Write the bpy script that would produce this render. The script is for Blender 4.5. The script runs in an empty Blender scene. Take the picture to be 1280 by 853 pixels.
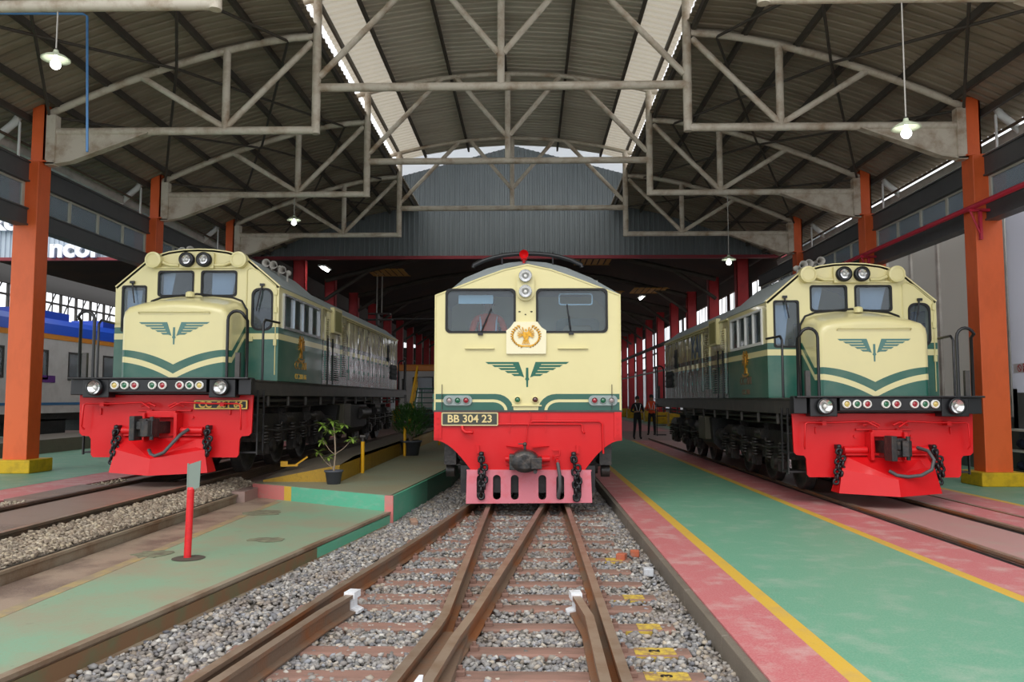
import bpy, bmesh, math, random
import numpy as np
from mathutils import Vector, Matrix
from mathutils.geometry import tessellate_polygon
random.seed(7); rng = np.random.default_rng(7)
S = bpy.context.scene
COL = S.collection
# ------------------------------------------------------------------ camera, sky, exposure
H = 1.59
cam_d = bpy.data.cameras.new('camera'); cam = bpy.data.objects.new('camera', cam_d); COL.objects.link(cam)
cam_d.sensor_width = 36.0; cam_d.lens = 1000.0 / 1280.0 * 36.0
cam_d.clip_start = 0.1; cam_d.clip_end = 400
cam.location = (0, 0, H)
cam.rotation_euler = (math.radians(90) + 0.072373, 0, 0.021939)
S.camera = cam
S.view_settings.view_transform = 'Standard'; S.view_settings.look = 'None'
S.view_settings.gamma = 1.0; S.view_settings.use_curve_mapping = False
S.view_settings.exposure = 0.92
W = bpy.data.worlds.new('overcast_sky'); S.world = W; W.use_nodes = True
wn = W.node_tree.nodes; wl = W.node_tree.links
bg = wn['Background']
tc = wn.new('ShaderNodeTexCoord'); mp = wn.new('ShaderNodeMapping'); nz = wn.new('ShaderNodeTexNoise'); cr = wn.new('ShaderNodeValToRGB')
mp.inputs['Scale'].default_value = (1.5, 1.5, 4)
nz.inputs['Scale'].default_value = 1.6; nz.inputs['Detail'].default_value = 5
cr.color_ramp.elements[0].position = .3; cr.color_ramp.elements[0].color = (.86, .91, 1.0, 1)
cr.color_ramp.elements[1].position = .7; cr.color_ramp.elements[1].color = (1.0, .99, .97, 1)
wl.new(tc.outputs['Generated'], mp.inputs[0]); wl.new(mp.outputs[0], nz.inputs['Vector']); wl.new(nz.outputs[0], cr.inputs[0]); wl.new(cr.outputs[0], bg.inputs[0])
bg.inputs[1].default_value = 0.95
sun_d = bpy.data.lights.new('hazy_sun', 'SUN'); sun_d.energy = 0.7; sun_d.angle = math.radians(40); sun_d.color = (1, .96, .9)
sun = bpy.data.objects.new('hazy_sun', sun_d); COL.objects.link(sun); sun.rotation_euler = (math.radians(42), 0, math.radians(-12)); sun.location = (0, -20, 30)
S.cycles.max_bounces = 7; S.cycles.diffuse_bounces = 4; S.cycles.glossy_bounces = 3; S.cycles.transparent_max_bounces = 10
S.cycles.sample_clamp_indirect = 6

# ------------------------------------------------------------------ materials
MATS = {}
def lin(c):
    return tuple((v / 12.92 if v <= .04045 else ((v + .055) / 1.055) ** 2.4) for v in c)
def hexc(h):
    return lin(tuple(int(h[i:i + 2], 16) / 255 for i in (0, 2, 4)))
def nodes(m):
    return m.node_tree.nodes, m.node_tree.links
def mat(name, col, rough=.5, metal=0., dirt=None, damt=.4, dscale=3., stretch=(1, 1, 1), bump=0., bscale=40., coat=0., spec=.5, lo=.45, hi=.7, rep=None):
    if name in MATS: return MATS[name]
    m = bpy.data.materials.new(name); m.use_nodes = True; n, l = nodes(m); b = n['Principled BSDF']
    if isinstance(col, str): col = hexc(col)
    if isinstance(dirt, str): dirt = hexc(dirt)
    b.inputs['Base Color'].default_value = (*col, 1); b.inputs['Roughness'].default_value = rough; b.inputs['Metallic'].default_value = metal
    b.inputs['Coat Weight'].default_value = coat; b.inputs['Coat Roughness'].default_value = .08
    b.inputs['Specular IOR Level'].default_value = spec
    t = n.new('ShaderNodeTexCoord'); mp = n.new('ShaderNodeMapping'); mp.inputs['Scale'].default_value = stretch
    l.new(t.outputs['Object'], mp.inputs[0])
    if dirt is not None:
        z = n.new('ShaderNodeTexNoise'); z.inputs['Scale'].default_value = dscale; z.inputs['Detail'].default_value = 7; z.inputs['Roughness'].default_value = .65
        r = n.new('ShaderNodeMapRange'); r.inputs[1].default_value = lo; r.inputs[2].default_value = hi; r.inputs[4].default_value = damt
        mx = n.new('ShaderNodeMix'); mx.data_type = 'RGBA'
        mx.inputs[6].default_value = (*col, 1); mx.inputs[7].default_value = (*dirt, 1)
        l.new(mp.outputs[0], z.inputs['Vector']); l.new(z.outputs[0], r.inputs[0]); l.new(r.outputs[0], mx.inputs[0]); l.new(mx.outputs[2], b.inputs['Base Color'])
    if bump:
        z2 = n.new('ShaderNodeTexNoise'); z2.inputs['Scale'].default_value = bscale; z2.inputs['Detail'].default_value = 4
        bp = n.new('ShaderNodeBump'); bp.inputs['Strength'].default_value = bump; bp.inputs['Distance'].default_value = .02
        l.new(mp.outputs[0], z2.inputs['Vector']); l.new(z2.outputs[0], bp.inputs['Height']); l.new(bp.outputs[0], b.inputs['Normal'])
    MATS[name] = m; return m
def emis(name, col, k):
    m = bpy.data.materials.new(name); m.use_nodes = True; b = m.node_tree.nodes['Principled BSDF']
    b.inputs['Base Color'].default_value = (*col, 1); b.inputs['Emission Color'].default_value = (*col, 1); b.inputs['Emission Strength'].default_value = k
    MATS[name] = m; return m
def glass(name, tint, alpha, rough=.03):
    m = bpy.data.materials.new(name); m.use_nodes = True; n, l = nodes(m); out = n['Material Output']; n.remove(n['Principled BSDF'])
    tr = n.new('ShaderNodeBsdfTransparent'); tr.inputs[0].default_value = (*tint, 1)
    g = n.new('ShaderNodeBsdfGlossy'); g.inputs['Roughness'].default_value = rough; g.inputs[0].default_value = (1, 1, 1, 1)
    d = n.new('ShaderNodeBsdfDiffuse'); d.inputs[0].default_value = (.45, .5, .55, 1)
    mx = n.new('ShaderNodeMixShader'); fr = n.new('ShaderNodeFresnel'); fr.inputs[0].default_value = 1.42
    m2 = n.new('ShaderNodeMixShader'); m2.inputs[0].default_value = alpha
    l.new(fr.outputs[0], mx.inputs[0]); l.new(tr.outputs[0], mx.inputs[1]); l.new(g.outputs[0], mx.inputs[2])
    l.new(mx.outputs[0], m2.inputs[1]); l.new(d.outputs[0], m2.inputs[2]); l.new(m2.outputs[0], out.inputs[0])
    MATS[name] = m; return m

CREAM = 'dcd299'; GREEN = '0c5a47'
m_cream = mat('cream_paint', CREAM, .32, dirt='cfc48c', damt=.35, dscale=1.5, coat=.3)
m_creamd = mat('cream_trim_paint', 'd6cd94', .4)
m_green = mat('deep_green_paint', '0d5544', .3, dirt='2a5c50', damt=.5, dscale=2, coat=.3)
m_greyroof = mat('grey_roof_paint', '9aa3a4', .55, dirt='7f8788', damt=.5, dscale=2)
m_red = mat('red_apron_paint', 'cc0d14', .42, dirt='d42c30', damt=.45, dscale=1.6, coat=.1, spec=.35)
m_pink = mat('faded_red_paint', 'd07884', .5, dirt='cc3a44', damt=.6, dscale=5, lo=.5, hi=.75)
m_black = mat('black_underframe', '1b1b1d', .5, dirt='353230', damt=.6, dscale=8, bump=.2, bscale=20)
m_sill = mat('dark_grey_sill', '3a3836', .45, dirt='57504a', damt=.6, dscale=5)
m_blacksat = mat('black_satin_paint', '17181b', .35)
m_bogie = mat('greasy_black_iron', '211f1e', .42, dirt='463e38', damt=.8, dscale=9, bump=.3, bscale=25)
m_rub = mat('black_rubber', '121213', .6)
m_dark = mat('dark_interior', '2b2d2f', .7)
m_steel = mat('polished_steel', 'b9bcbd', .25, metal=.9)
m_iron = mat('cast_iron', '3a3a3b', .4, metal=.5, dirt='6a5c50', damt=.5, dscale=12, bump=.3, bscale=30)
m_hose = mat('grey_rubber_hose', '4c4d4e', .5)
m_chrome = mat('lamp_reflector', 'e8e8e8', .22, metal=1.)
m_lens = mat('clear_lens', 'dfe4e6', .06, coat=1.)
m_white = mat('white_enamel', 'e2e2dc', .4)
m_lr = mat('red_lens', '9a1020', .15, coat=1.); m_lg = mat('green_lens', '05603c', .15, coat=1.); m_ly = mat('yellow_lens', 'c8b060', .15, coat=1.); m_ldr = mat('dark_red_lens', '4a0d14', .15, coat=1.); m_lclr = mat('smoked_lens', '9a8a88', .15, coat=1.)
m_gold = mat('gold_leaf', 'd8a238', .3, metal=.7, dirt='8a5a18', damt=.7, dscale=25)
m_goldflat = mat('gold_lettering', 'e0b85a', .45)
m_plate = mat('dark_number_plate', '3b4038', .5)
m_logo = mat('green_logo_paint', '15604d', .4)
m_logogrey = mat('grey_green_logo_paint', '4f7a74', .4)
m_glass = glass('cab_glass', (.78, .86, .92), .05)
m_glassd = glass('dim_pane_glass', (.6, .66, .68), .3, .1)
m_truss = mat('weathered_white_steel', 'cdc4b3', .55, dirt='8f7253', damt=.9, dscale=2.2, bump=.1)
m_purlin = mat('dark_purlin_steel', '4a443c', .6, dirt='332c26', damt=.6)
m_orange = mat('orange_column_paint', 'e3652f', .45, dirt='c4541f', damt=.6, dscale=2.5, stretch=(1, 1, .4), bump=.05)
m_redcol = mat('red_column_paint', 'b4262a', .5, dirt='8a1d20', damt=.6, dscale=2)
m_yelbase = mat('yellow_plinth_paint', 'd3ab0e', .55, dirt='8a7010', damt=.6, dscale=5)
m_girder = mat('grey_girder_paint', '4b4d4e', .5, dirt='3a3b3c', damt=.5)
m_gutter = mat('galvanised_gutter', 'b8b4ac', .5, dirt='8c857a', damt=.6)
m_pvc = mat('white_pvc_pipe', 'd5d5d2', .35)
m_redpipe = mat('red_gas_pipe', 'c22840', .4)
m_mull = mat('pale_window_frame', 'b9b7a8', .5)
m_bluepipe = mat('blue_pipe_paint', '4f7eae', .45)
m_rail = mat('rusty_rail_steel', '75604f', .6, metal=.1, dirt='8a4f22', damt=.8, dscale=1.1, bump=.15, lo=.45, hi=.62)
m_raildk = mat('dark_oily_rail', '45392f', .5, dirt='6a4c38', damt=.6, dscale=3)
m_kerbr = mat('grey_tan_kerb_rail', '8a7d6a', .6, dirt='6a4c34', damt=.8, dscale=1.3, bump=.2, lo=.42, hi=.6)
m_railtop = mat('worn_rail_head', '9b8776', .38, metal=.45, dirt='7a5a42', damt=.7, dscale=4)
m_sleeper = mat('rusty_brown_sleeper', '8a695c', .8, dirt='665348', damt=.8, dscale=4, bump=.4, bscale=18, stretch=(.4, 1.5, 1))
m_sleepy = mat('yellow_sleeper_paint', 'c8ab40', .7, dirt='86684c', damt=.95, dscale=14, lo=.42, hi=.6)
m_whitep = mat('white_rail_end_paint', 'dfe2e6', .6, dirt='8a7a70', damt=.5, dscale=14)
m_vest = mat('orange_cloth', 'e8552a', .8); m_cloth = mat('black_cloth', '17181c', .85); m_skin = mat('skin', '9a6a4c', .55)
m_hair = mat('black_hair', '0c0b0b', .6); m_refl = mat('silver_reflective_strip', 'dfe3e6', .3); m_shirt = mat('pale_shirt_cloth', 'e2c7c4', .8)
m_bulb = emis('lit_bulb', (1, 1, .97), 4); m_tube = emis('lit_tube', (1, 1, 1), 9)
m_shade = mat('green_white_lamp_shade', 'b9c2a8', .4, dirt='8a9078', damt=.5)
m_cable = mat('pale_cable', 'a8a49c', .6)
m_leaf = mat('fresh_leaf', '6c8a35', .45, dirt='9db552', damt=.7, dscale=15); m_leafd = mat('dark_leaf', '2f5a22', .5, dirt='4d7a30', damt=.7, dscale=12)
m_stem = mat('pale_stem', '8a7a66', .7); m_pot = mat('charcoal_pot', '4a4d55', .6); m_soil = mat('soil', '2a211a', .95)

def painted(name, col, worn, wear=.5, scale=1.2, stretch=(1, 1, 1), rough=.5, lo=.5, hi=.68, fine='8a8478'):
    """painted concrete: broad scuffs, fine scratches and speckle"""
    if name in MATS: return MATS[name]
    m = bpy.data.materials.new(name); m.use_nodes = True; n, l = nodes(m); b = n['Principled BSDF']
    t = n.new('ShaderNodeTexCoord'); mp = n.new('ShaderNodeMapping'); mp.inputs['Scale'].default_value = stretch; l.new(t.outputs['Object'], mp.inputs[0])
    def nz(sc, det, rg=.65, vec=None):
        z = n.new('ShaderNodeTexNoise'); z.inputs['Scale'].default_value = sc; z.inputs['Detail'].default_value = det; z.inputs['Roughness'].default_value = rg
        l.new((vec or mp).outputs[0], z.inputs['Vector']); return z
    def mr(src, a, c, d):
        r = n.new('ShaderNodeMapRange'); r.inputs[1].default_value = a; r.inputs[2].default_value = c; r.inputs[4].default_value = d; l.new(src.outputs[0], r.inputs[0]); return r
    def mixc(fac, c1, c2):
        x = n.new('ShaderNodeMix'); x.data_type = 'RGBA'; l.new(fac.outputs[0], x.inputs[0])
        for i, c in ((6, c1), (7, c2)):
            if isinstance(c, str): x.inputs[i].default_value = (*hexc(c), 1)
            else: l.new(c.outputs[2], x.inputs[i])
        return x
    a = mixc(mr(nz(scale, 9), lo, hi, wear), col, worn)
    mp2 = n.new('ShaderNodeMapping'); mp2.inputs['Scale'].default_value = (1, 6, 1); mp2.inputs['Rotation'].default_value = (0, 0, .3); l.new(t.outputs['Object'], mp2.inputs[0])
    c = mixc(mr(nz(14, 8, .75, mp2), .56, .66, .6 * wear), a, fine)
    e = mixc(mr(nz(5.5, 9, .8), .60, .68, .55 * wear), c, '5f574c')
    d = mixc(mr(nz(70, 4, .7), .42, .70, .38), e, fine)
    l.new(d.outputs[2], b.inputs['Base Color']); b.inputs['Roughness'].default_value = rough
    bp = n.new('ShaderNodeBump'); bp.inputs['Strength'].default_value = .15; bp.inputs['Distance'].default_value = .01
    l.new(nz(30, 6).outputs[0], bp.inputs['Height']); l.new(bp.outputs[0], b.inputs['Normal'])
    MATS[name] = m; return m
p_green = painted('green_floor_paint', '5b967a', '86a18d', .8, 2.6, fine='a8b5a0')
p_red = painted('red_floor_paint', 'b75f63', 'bf9a94', .9, 2.8, fine='c9b0a8')
p_yel = painted('yellow_line_paint', 'cda431', 'b4935a', .5, 3, fine='c8b078')
p_pinkc = painted('pinkish_concrete', 'b08480', 'a39488', .7, 1.5)
p_lowg = painted('worn_green_concrete', '7b9f84', '948c76', .9, 1.1, lo=.40, hi=.64, fine='93866c')
p_tan = painted('tan_dusty_concrete', '948070', '63504a', .9, 1.4, lo=.45, hi=.6, fine='a89a82')
p_hiplat = painted('dusty_green_concrete', '87907a', '8f8468', .9, .8, lo=.35, hi=.65, fine='6f6a58')
p_yelworn = painted('faded_yellow_line', 'ab9560', '8f806a', .95, 5, lo=.36, hi=.56)
p_kerbg = painted('green_kerb_paint', '4fb08e', '86b09c', .6, 3, stretch=(1, 1, 3))
p_kerbdk = painted('dark_green_kerb_paint', '1f7a5c', '2c6a54', .6, 2, stretch=(1, 1, .3))
p_kerbr = painted('pink_kerb_paint', 'c9706c', 'a89084', .6, 3)
p_conc = painted('bare_concrete', '6d6458', '564c42', .7, 2)
p_yslab = painted('yellow_slab_paint', 'b0891c', '6f5416', .8, 1.5, stretch=(1, 1, .3), fine='5a4a20')
p_inner = painted('inner_shed_floor', '8f746c', '6f645e', .7, .6)
m_dirt = mat('dark_ballast_soil', '5c554c', .95, dirt='3f3a33', damt=.8, dscale=5, bump=.6, bscale=30)
m_plank = painted('brown_crossing_planks', '7c695e', '5e4e46', .8, 1.5, stretch=(.5, 2, 1))

def sheetlit(name, col, k=.5):
    m = bpy.data.materials.new(name); m.use_nodes = True; n, l = nodes(m); out = n['Material Output']; n.remove(n['Principled BSDF'])
    d = n.new('ShaderNodeBsdfDiffuse'); t = n.new('ShaderNodeBsdfTranslucent'); x = n.new('ShaderNodeMixShader'); x.inputs[0].default_value = k
    for q in (d, t): q.inputs[0].default_value = (*hexc(col), 1)
    l.new(d.outputs[0], x.inputs[1]); l.new(t.outputs[0], x.inputs[2]); l.new(x.outputs[0], out.inputs[0]); MATS[name] = m; return m
m_trans = sheetlit('white_fibreglass_sheet', 'eceef0', .6)
def stone_mat(name='ballast_stone', tone=None):
    m = bpy.data.materials.new(name); m.use_nodes = True; n, l = nodes(m); b = n['Principled BSDF']
    g = n.new('ShaderNodeNewGeometry'); r = n.new('ShaderNodeValToRGB')
    e = r.color_ramp; e.interpolation = 'LINEAR'
    cols = tone or ['55544f', '8a8784', '6f6e70', 'a3a09b', '7d7266', '92949a', 'b3a795', '63646a', '8e8a86', 'c4c0b8']
    e.elements[0].color = (*hexc(cols[0]), 1); e.elements[1].color = (*hexc(cols[-1]), 1)
    for i, c in enumerate(cols[1:-1]):
        x = e.elements.new((i + 1) / (len(cols) - 1)); x.color = (*hexc(c), 1)
    l.new(g.outputs['Random Per Island'], r.inputs[0])
    t = n.new('ShaderNodeTexCoord'); z = n.new('ShaderNodeTexNoise'); z.inputs['Scale'].default_value = 2.2; z.inputs['Detail'].default_value = 5
    l.new(t.outputs['Object'], z.inputs['Vector'])
    mr = n.new('ShaderNodeMapRange'); mr.inputs[1].default_value = .45; mr.inputs[2].default_value = .72; mr.inputs[4].default_value = .5; l.new(z.outputs[0], mr.inputs[0])
    x = n.new('ShaderNodeMix'); x.data_type = 'RGBA'; x.inputs[7].default_value = (*hexc('7d6a58'), 1)
    l.new(mr.outputs[0], x.inputs[0]); l.new(r.outputs[0], x.inputs[6]); l.new(x.outputs[2], b.inputs['Base Color'])
    b.inputs['Roughness'].default_value = .8
    return m
m_stone = stone_mat(); m_stonetan = stone_mat('tan_ballast_stone', ['5c5144', '8f8272', '776a5b', 'a89a86', '857462', '978c7e', 'b8a98f', '6b6054', '908475', 'c0b5a0'])

def livery(name, kind):
    """cream over green with a green and a cream line: bands by height, swept down to a chevron on the nose"""
    m = bpy.data.materials.new(name); m.use_nodes = True; n, l = nodes(m); b = n['Principled BSDF']
    t = n.new('ShaderNodeTexCoord'); s = n.new('ShaderNodeSeparateXYZ'); l.new(t.outputs['Object'], s.inputs[0])
    def M(op, a, c=None, d=None):
        q = n.new('ShaderNodeMath'); q.operation = op
        for i, v in enumerate((a, c, d)):
            if v is None: continue
            if isinstance(v, (int, float)): q.inputs[i].default_value = v
            else: l.new(v, q.inputs[i])
        return q.outputs[0]
    X, Y, Z = s.outputs
    if kind == 'nose':
        ax = M('MINIMUM', M('ABSOLUTE', X), .78)
        # chevron: 1.80 in the middle, sweeping up and flattening towards the corners
        cv = M('MULTIPLY_ADD', ax, .52, 1.80); cv = M('MULTIPLY_ADD', M('MULTIPLY', ax, ax), -.29, cv)
        k = M('MULTIPLY', M('MINIMUM', M('MAXIMUM', M('SUBTRACT', Y, .42), 0), .55), .78)
        d = M('SUBTRACT', M('ADD', cv, k), Z)
        w1 = M('MULTIPLY_ADD', ax, -.05, .145); w2 = M('MULTIPLY_ADD', ax, -.05, .235)
    else:
        d = M('SUBTRACT', 2.46, Z); w1 = .105; w2 = .205
    g1 = M('MULTIPLY', M('GREATER_THAN', d, 0), M('LESS_THAN', d, w1))
    g2 = M('GREATER_THAN', d, w2)
    gm = M('MAXIMUM', g1, g2)
    x = n.new('ShaderNodeMix'); x.data_type = 'RGBA'
    x.inputs[6].default_value = (*hexc(CREAM), 1); x.inputs[7].default_value = (*hexc('0e5848'), 1)
    l.new(gm, x.inputs[0])
    z = n.new('ShaderNodeTexNoise'); z.inputs['Scale'].default_value = 2.2; z.inputs['Detail'].default_value = 6; l.new(t.outputs['Object'], z.inputs['Vector'])
    mr = n.new('ShaderNodeMapRange'); mr.inputs[1].default_value = .42; mr.inputs[2].default_value = .75; mr.inputs[4].default_value = .72 if kind == 'hood' else .15; l.new(z.outputs[0], mr.inputs[0])
    y = n.new('ShaderNodeMix'); y.data_type = 'RGBA'; y.inputs[7].default_value = (*hexc('6e695c' if kind == 'hood' else 'a9a98c'), 1)
    l.new(mr.outputs[0], y.inputs[0]); l.new(x.outputs[2], y.inputs[6]); l.new(y.outputs[2], b.inputs['Base Color'])
    b.inputs['Roughness'].default_value = .22 if kind == 'hood' else .28
    b.inputs['Coat Weight'].default_value = 1. if kind == 'hood' else .35; b.inputs['Coat Roughness'].default_value = .06
    if kind == 'hood':
        mp = n.new('ShaderNodeMapping'); mp.inputs['Scale'].default_value = (1, 1.6, .35); l.new(t.outputs['Object'], mp.inputs[0])
        z2 = n.new('ShaderNodeTexNoise'); z2.inputs['Scale'].default_value = 2.4; z2.inputs['Detail'].default_value = 1; l.new(mp.outputs[0], z2.inputs['Vector'])
        bp = n.new('ShaderNodeBump'); bp.inputs['Strength'].default_value = .3; bp.inputs['Distance'].default_value = .04
        l.new(z2.outputs[0], bp.inputs['Height']); l.new(bp.outputs[0], b.inputs['Normal']); l.new(bp.outputs[0], b.inputs['Coat Normal'])
    MATS[name] = m; return m
l_cab = livery('livery_cab_paint', 'cab'); l_nose = livery('livery_nose_paint', 'nose'); l_hood = livery('livery_hood_paint', 'hood')

# ------------------------------------------------------------------ mesh helpers
def link(name, me, mats, parent=None, label=None):
    if not isinstance(mats, (list, tuple)): mats = [mats]
    for m in mats: me.materials.append(m)
    o = bpy.data.objects.new(name, me); COL.objects.link(o)
    if parent: o.parent = parent
    if label: o['label'] = label
    return o
def thing(name, label, cat, loc=(0, 0, 0), rz=0, group=None):
    o = bpy.data.objects.new(name, None); COL.objects.link(o); o.location = loc; o.rotation_euler = (0, 0, rz); o.empty_display_size = .2
    return tag(o, label, cat, group)
def tag(o, label, cat, group=None, kind=None):
    if label: o['label'] = label
    if cat: o['category'] = cat
    if group: o['group'] = group
    if kind: o['kind'] = kind
    return o
def struct(o, label=None):
    o['kind'] = 'structure'
    if label: o['label'] = label
    return o
def clone(o, parent=None):
    c = o.copy(); COL.objects.link(c)
    if parent: c.parent = parent
    for ch in list(o.children): clone(ch, c)
    return c

class MB:
    def __init__(s): s.v = []; s.f = []; s.m = []; s.s = []
    def add(s, vs, fs, mi=0, sm=False):
        b = len(s.v); s.v += [tuple(p) for p in vs]
        for f in fs: s.f.append(tuple(i + b for i in f)); s.m.append(mi); s.s.append(sm)
        return s
    def box(s, x0, x1, y0, y1, z0, z1, mi=0, R=None, c=None):
        vs = [Vector((x, y, z)) for z in (z0, z1) for y in (y0, y1) for x in (x0, x1)]
        if R is not None:
            c = Vector(c) if c is not None else Vector(((x0 + x1) / 2, (y0 + y1) / 2, (z0 + z1) / 2))
            vs = [R @ (p - c) + c for p in vs]
        return s.add(vs, [(0, 2, 3, 1), (4, 5, 7, 6), (0, 1, 5, 4), (2, 6, 7, 3), (0, 4, 6, 2), (1, 3, 7, 5)], mi)
    def cyl(s, p0, p1, r0, r1=None, n=16, mi=0, caps=True, sm=True):
        r1 = r0 if r1 is None else r1
        p0 = Vector(p0); p1 = Vector(p1); d = (p1 - p0).normalized()
        a = Vector((0, 0, 1)) if abs(d.z) < .9 else Vector((1, 0, 0)); u = d.cross(a).normalized(); w = d.cross(u)
        vs = []
        for p, r in ((p0, r0), (p1, r1)):
            for i in range(n):
                t = 2 * math.pi * i / n; vs.append(p + u * (r * math.cos(t)) + w * (r * math.sin(t)))
        s.add(vs, [(i, i + n, (i + 1) % n + n, (i + 1) % n) for i in range(n)], mi, sm)
        if caps:
            s.add(vs[:n], [tuple(range(n))], mi); s.add(vs[n:], [tuple(reversed(range(n)))], mi)
        return s
    def tube(s, pts, r, n=8, mi=0, closed=False, radii=None):
        pts = [Vector(p) for p in pts]; k = len(pts); rings = []
        up = None
        for i, p in enumerate(pts):
            if closed: d = (pts[(i + 1) % k] - pts[i - 1]).normalized()
            else: d = (pts[min(i + 1, k - 1)] - pts[max(i - 1, 0)]).normalized()
            if up is None:
                a = Vector((0, 0, 1)) if abs(d.z) < .9 else Vector((1, 0, 0)); up = d.cross(a).normalized()
            up = (up - d * up.dot(d)).normalized(); w = d.cross(up); rr = radii[i] if radii else r
            rings.append([p + up * (rr * math.cos(2 * math.pi * j / n)) + w * (rr * math.sin(2 * math.pi * j / n)) for j in range(n)])
        vs = [q for R in rings for q in R]; fs = []
        for i in range(k if closed else k - 1):
            a = i * n; b = ((i + 1) % k) * n
            fs += [(a + j, a + (j + 1) % n, b + (j + 1) % n, b + j) for j in range(n)]
        s.add(vs, fs, mi, True)
        if not closed:
            s.add(rings[0], [tuple(reversed(range(n)))], mi); s.add(rings[-1], [tuple(range(n))], mi)
        return s
    def prism(s, poly, axis, a0, a1, mi=0, caps=True):
        """poly of 2D points; axis 'y': (x,z) along y; 'x': (y,z) along x; 'z': (x,y) along z"""
        def P(p, a):
            return (p[0], a, p[1]) if axis == 'y' else ((a, p[0], p[1]) if axis == 'x' else (p[0], p[1], a))
        n = len(poly); vs = [P(p, a0) for p in poly] + [P(p, a1) for p in poly]
        fs = [(i, (i + 1) % n, (i + 1) % n + n, i + n) for i in range(n)]
        s.add(vs, fs, mi)
        if caps:
            tri = tessellate_polygon([[Vector((p[0], p[1], 0)) for p in poly]])
            s.add(vs[:n], tri, mi); s.add(vs[n:], [tuple(reversed(t)) for t in tri], mi)
        return s
    def lathe(s, prof, c=(0, 0, 0), axis='z', n=24, mi=0):
        """prof list of (r, h)"""
        vs = []
        for r, h in prof:
            for i in range(n):
                t = 2 * math.pi * i / n; a, b = r * math.cos(t), r * math.sin(t)
                p = (a, b, h) if axis == 'z' else ((a, h, b) if axis == 'y' else (h, a, b))
                vs.append((c[0] + p[0], c[1] + p[1], c[2] + p[2]))
        fs = []
        for k in range(len(prof) - 1):
            fs += [(k * n + i, k * n + (i + 1) % n, (k + 1) * n + (i + 1) % n, (k + 1) * n + i) for i in range(n)]
        return s.add(vs, fs, mi, True)
    def ball(s, c, r, n=12, mi=0, sc=(1, 1, 1)):
        k = n // 2; vs = []; fs = []
        for i in range(k + 1):
            a = math.pi * i / k
            for j in range(n):
                b = 2 * math.pi * j / n
                vs.append((c[0] + r * sc[0] * math.sin(a) * math.cos(b), c[1] + r * sc[1] * math.sin(a) * math.sin(b), c[2] + r * sc[2] * math.cos(a)))
        for i in range(k): fs += [(i * n + j, (i + 1) * n + j, (i + 1) * n + (j + 1) % n, i * n + (j + 1) % n) for j in range(n)]
        return s.add(vs, fs, mi, True)
    def plate(s, loops, M, t, mi=0):
        """flat plate with holes: loops[0] outer, others holes, (u,v); M maps (u,v,w); front w=0, back w=-t"""
        L = [[Vector((p[0], p[1], 0)) for p in lp] for lp in loops]
        flat = [p for lp in L for p in lp]; n = len(flat)
        tri = tessellate_polygon(L)
        fr = [M @ Vector((p.x, p.y, 0)) for p in flat]; bk = [M @ Vector((p.x, p.y, -t)) for p in flat]
        out = []
        for a, b, c in tri:
            ar = (flat[b] - flat[a]).cross(flat[c] - flat[a]).z
            if abs(ar) < 1e-12: continue
            out.append((a, b, c) if ar > 0 else (a, c, b))
        s.add(fr, out, mi); s.add(bk, [tuple(reversed(q)) for q in out], mi)
        o = 0
        for lp in loops:
            k = len(lp); vs = fr[o:o + k] + bk[o:o + k]
            s.add(vs, [(i, (i + 1) % k, (i + 1) % k + k, i + k) for i in range(k)], mi); o += k
        return s
    def mesh(s, name, fix=True):
        me = bpy.data.meshes.new(name); me.from_pydata(s.v, [], s.f)
        me.polygons.foreach_set('material_index', s.m); me.polygons.foreach_set('use_smooth', s.s)
        if fix:
            bm = bmesh.new(); bm.from_mesh(me); bmesh.ops.recalc_face_normals(bm, faces=bm.faces); bm.to_mesh(me); bm.free()
        me.update(); return me
    def build(s, name, mats, parent=None, bevel=0, label=None, fix=True, seg=2):
        o = link(name, s.mesh(name, fix), mats, parent, label)
        if bevel:
            # weld so that the bevel sees closed boxes
            b = o.modifiers.new('bevel', 'BEVEL'); b.width = bevel; b.segments = seg; b.limit_method = 'ANGLE'; b.angle_limit = math.radians(40)
        return o
def front(y): return Matrix(((1, 0, 0, 0), (0, 0, -1, y), (0, 1, 0, 0), (0, 0, 0, 1)))
def sidem(x, sgn):  # u = +y for sgn 1 (faces +x); u = -y for sgn -1
    return Matrix(((0, 0, sgn, x), (sgn, 0, 0, 0), (0, 1, 0, 0), (0, 0, 0, 1)))
TOP = lambda z: Matrix(((1, 0, 0, 0), (0, 1, 0, 0), (0, 0, 1, z), (0, 0, 0, 1)))
def rr(x0, x1, y0, y1, r, n=5):
    out = []
    for cx, cy, a in ((x1 - r, y0 + r, -90), (x1 - r, y1 - r, 0), (x0 + r, y1 - r, 90), (x0 + r, y0 + r, 180)):
        for i in range(n + 1):
            t = math.radians(a + 90 * i / n); out.append((cx + r * math.cos(t), cy + r * math.sin(t)))
    return out
def circ(cx, cy, r, n=24): return [(cx + r * math.cos(2 * math.pi * i / n), cy + r * math.sin(2 * math.pi * i / n)) for i in range(n)]
def grow(c, k, poly): return [(c[0] + (p[0] - c[0]) * k, c[1] + (p[1] - c[1]) * k) for p in poly]
def text_mesh(s, size, M, t=.004, align='CENTER', bold=0., sx=1., sp=1.):
    cu = bpy.data.curves.new('lettering', 'FONT'); cu.body = s; cu.size = size; cu.extrude = t; cu.align_x = align; cu.align_y = 'CENTER'; cu.offset = bold; cu.space_character = sp; cu.resolution_u = 3
    o = bpy.data.objects.new('lettering', cu); COL.objects.link(o)
    dg = bpy.context.evaluated_depsgraph_get(); me = bpy.data.meshes.new_from_object(o.evaluated_get(dg))
    bpy.data.objects.remove(o); bpy.data.curves.remove(cu)
    me.materials.clear()
    me.transform(M @ Matrix.Diagonal((sx, 1, 1, 1))); return me
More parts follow.
